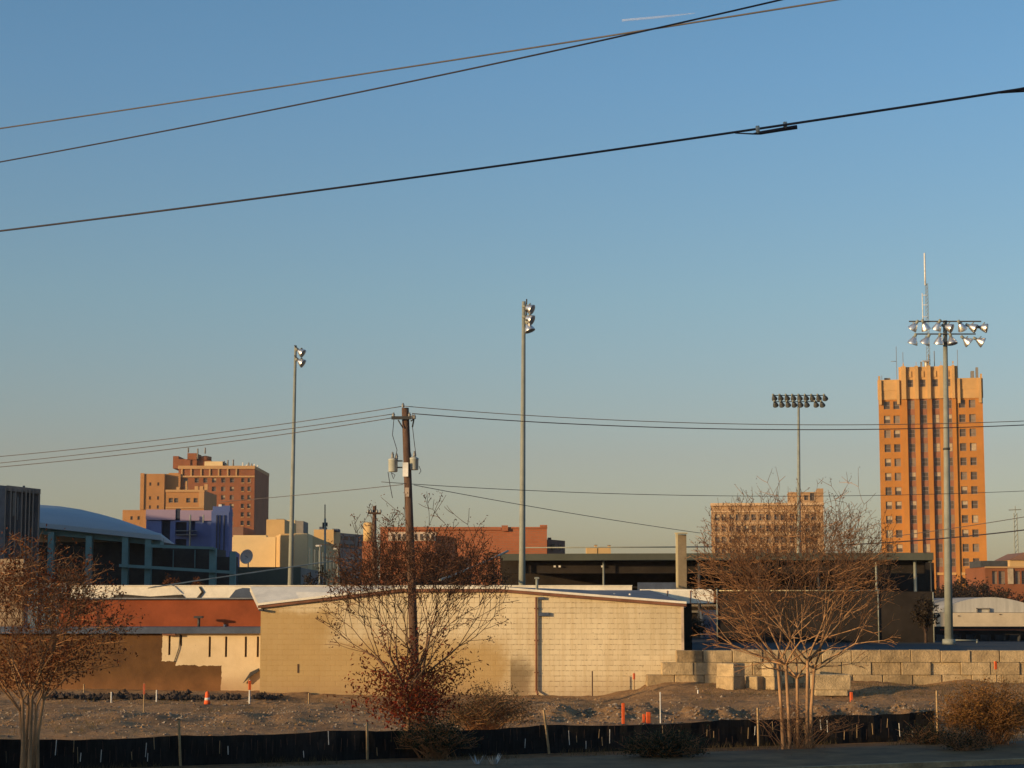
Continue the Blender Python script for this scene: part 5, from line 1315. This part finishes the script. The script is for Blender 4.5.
# weeds tufts along fence (stuff)
b = MB(); rn = random.Random(51)
for i in range(16000):
    s = rn.uniform(-8, 34); o = rn.uniform(.1,4.5)**1 if i % 3 else rn.uniform(-.5,.3)
    if noise.noise(Vector((s*.5, o*.5, 9))) < (.0 if o < 2 else .12): continue
    p = FA+fd*s+fn*o; h = rn.uniform(.04,.20); a = rn.random()*3.14; w = Vector((math.cos(a), math.sin(a), 0))*.006; l = Vector((rn.gauss(0,.05), rn.gauss(0,.05), h))
    b.quad(p-w, p+w, p+l)
for i in range(2600):
    x = rn.uniform(7, 23); y = rn.uniform(73, 76.4); h = rn.uniform(.05,.18); z = hgt(x,y)
    w = Vector((.007,0,0)); p = Vector((x,y,z)); b.quad(p-w, p+w, p+Vector((rn.gauss(0,.05),0,h)))
for i in range(7000):
    x = rn.uniform(-18, 20); y = rn.uniform(55, 75)
    if noise.noise(Vector((x*.35, y*.35, 4))) < .22 or foff(x,y) > -1: continue
    z = hgt(x,y); h = rn.uniform(.05,.25); w = Vector((.009,0,0)); p = Vector((x,y,z)); b.quad(p-w, p+w, p+Vector((rn.gauss(0,.06),0,h)))
tag(b.build('dry_grass', M['grass']), 'sparse dry grass tufts along the fence verge and block wall', 'grass', kind='stuff')

# background trees
def far_tree(px, pt, Yt, wpx, label, seed, lm='leaf_far', n=1000, z0=G1, lsize=.22, tw='twig_dark', hfrac=.75):
    rn = random.Random(seed); x0 = X(px,Yt); zt = Z(pt,Yt); k = (X(513,Yt)-X(512,Yt)); hw = wpx*k/2; hh = zt-z0
    root = T('tree', label, 'tree', (x0,Yt,z0), 'background trees'); tb = MB(); tips = []
    tb.tube([(x0,Yt,z0-.1),(x0,Yt,z0+hh*.45)], [hh*.035, hh*.022], 7)
    for i in range(60):
        t = rn.random()*6.28; kk = math.sqrt(rn.random()); e = Vector((x0+math.cos(t)*hw*kk, Yt+math.sin(t)*hw*kk, z0+hh*(1-hfrac+hfrac*rn.uniform(.2,1)*math.sqrt(max(.05,1-kk*kk*.8)))))
        p = Vector((x0,Yt,z0+hh*rn.uniform(.15,.45))); m = p.lerp(e,.5)+Vector((0,0,hh*.06)); tb.tube([p,m,e],[hh*.012,hh*.007,hh*.003],3,caps=False)
        for j in range(4):
            q = m.lerp(e, rn.random()); f = q+Vector((rn.gauss(0,hw*.15), rn.gauss(0,hw*.15), rn.uniform(0,hh*.12))); tb.tube([q,f],[hh*.004,hh*.002],3,caps=False); tips += [(f,e),(e,e)]
    tb.build('trunk', M[tw], root)
    leaves(tips, n, hw*.12, lsize*k*8, rn).build('crown', M[lm], root)
k_ = 0
for px, pt, Yt, w, lm, lab in ((352,561,116,44,'leaf_far','dark tree right of the street lamps'),(385,555,118,50,'leaf_far','dark tree behind the utility pole'),(425,553,120,56,'leaf_far','rust-tinted tree in front of the brick warehouse'),(462,554,118,50,'leaf_far','dark tree behind the red-leaved tree, right side'),(495,551,116,40,'leaf_far','dark tree at the left end of the canopy'),(318,565,112,34,'leaf_far','low dark tree behind the white roof'),
    (965,574,300,34,'leaf_far','dull brown tree at the foot of the orange tower'),(985,582,290,22,'leaf_far','small dull brown tree right of the tower foot'),(945,583,250,30,'leaf_far','dark tree between canopy and tent hall'),(1005,588,230,44,'leaf_far','dark tree behind the tent hall at right'),
    (170,574,150,24,'leaf_rust','small rusty tree below the arena wall'),(196,577,150,22,'leaf_rust','tiny rusty tree beside the blue building foot'),(925,596,112,26,'leaf_far','dark bush by the canopy right end'),(690,612,110,34,'leaf_far','dark bush between the shed and canopy')):
    far_tree(px, pt, Yt, w, lab, 60+k_, lm); k_ += 1

# ------------------------------------------------------------------ unseen blocks added off-frame to throw the shade
def caster_building(name, label, foot, zt, m='house_brick'):
    cx = sum(p[0] for p in foot)/len(foot); cy = sum(p[1] for p in foot)/len(foot)
    r = T(name, label, 'building', (cx,cy,0)); b = MB(); b.prism(foot, -.2, zt); b.build('wall', M[m], r)
    b = MB(); b.prism([((p[0]-cx)*1.01+cx, (p[1]-cy)*1.01+cy) for p in foot], zt, zt+.25); b.build('parapet', M['grey_b'], r); return r
te = math.tan(EL); SA = SAZ
def toward(P, t): return (P[0]+SA.x*t, P[1]+SA.y*t)
# long row added unseen behind the camera; its shade reaches the fence line
ra = R(10); rd = Vector((math.cos(ra), math.sin(ra))); rnv = Vector((rd.y, -rd.x))
tt = 70/(SA.x*rnv.x+SA.y*rnv.y); P0 = Vector((0,48.3)); cc_ = P0+Vector((SA.x,SA.y))*tt
q = [cc_-rd*130, cc_+rd*90]; q = [q[0]+rnv*14, q[1]+rnv*14, q[1], q[0]]
caster_building('shade_row', 'unseen long brick row added behind the camera to shade the fence line', [(p.x,p.y) for p in q], .35+tt*te-.25)
nv = Vector((-SA.y, SA.x))
def slab(name, label, P, t, c0, c1, hz):
    """added block off to the left, square to the sun, shading up to height hz at point P; c = lateral coordinate"""
    A_ = Vector(P)+Vector((SA.x,SA.y))*t; c = A_.dot(nv)
    a = A_+nv*(c0-c); b_ = A_+nv*(c1-c); bk = Vector((SA.x,SA.y))*12
    caster_building(name, label, [(p.x,p.y) for p in (a, a+bk, b_+bk, b_)], hz+t*te-.25)
slab('warehouse', 'unseen large brick block added left of the arena to shade it', (-37,185), 62, -195, -140, 18.5)  # unseen block, added only to shade the arena
slab('shade_block', 'unseen tall brick block added left of the blue building to shade it', (-43,260), 72, -247, -227, Z(521,260))  # added out of view so the lower blue wall falls in shade

# ------------------------------------------------------------------ evening haze
gx = [v.co for v in bpy.data.objects['ground'].data.vertices]
hx0, hx1 = min(c.x for c in gx)-20, max(c.x for c in gx)+20; hy0, hy1 = min(c.y for c in gx)-20, max(c.y for c in gx)+20
b = MB(); b.box(hx0, hx1, hy0, hy1, -1.5, 100); hz = b.build('haze', M['galv']); hz.data.materials.clear()
hm = bpy.data.materials.new('pale_evening_haze'); hm.use_nodes = True; hn = hm.node_tree; hn.nodes.clear()
ho = hn.nodes.new('ShaderNodeOutputMaterial'); hv = hn.nodes.new('ShaderNodeVolumePrincipled'); hv.inputs['Color'].default_value = (.9,.9,.9,1); hv.inputs['Density'].default_value = HAZE
hn.links.new(hv.outputs[0], ho.inputs['Volume']); hz.data.materials.append(hm)
tag(hz, 'thin pale evening haze over the whole town', 'haze', kind='stuff')
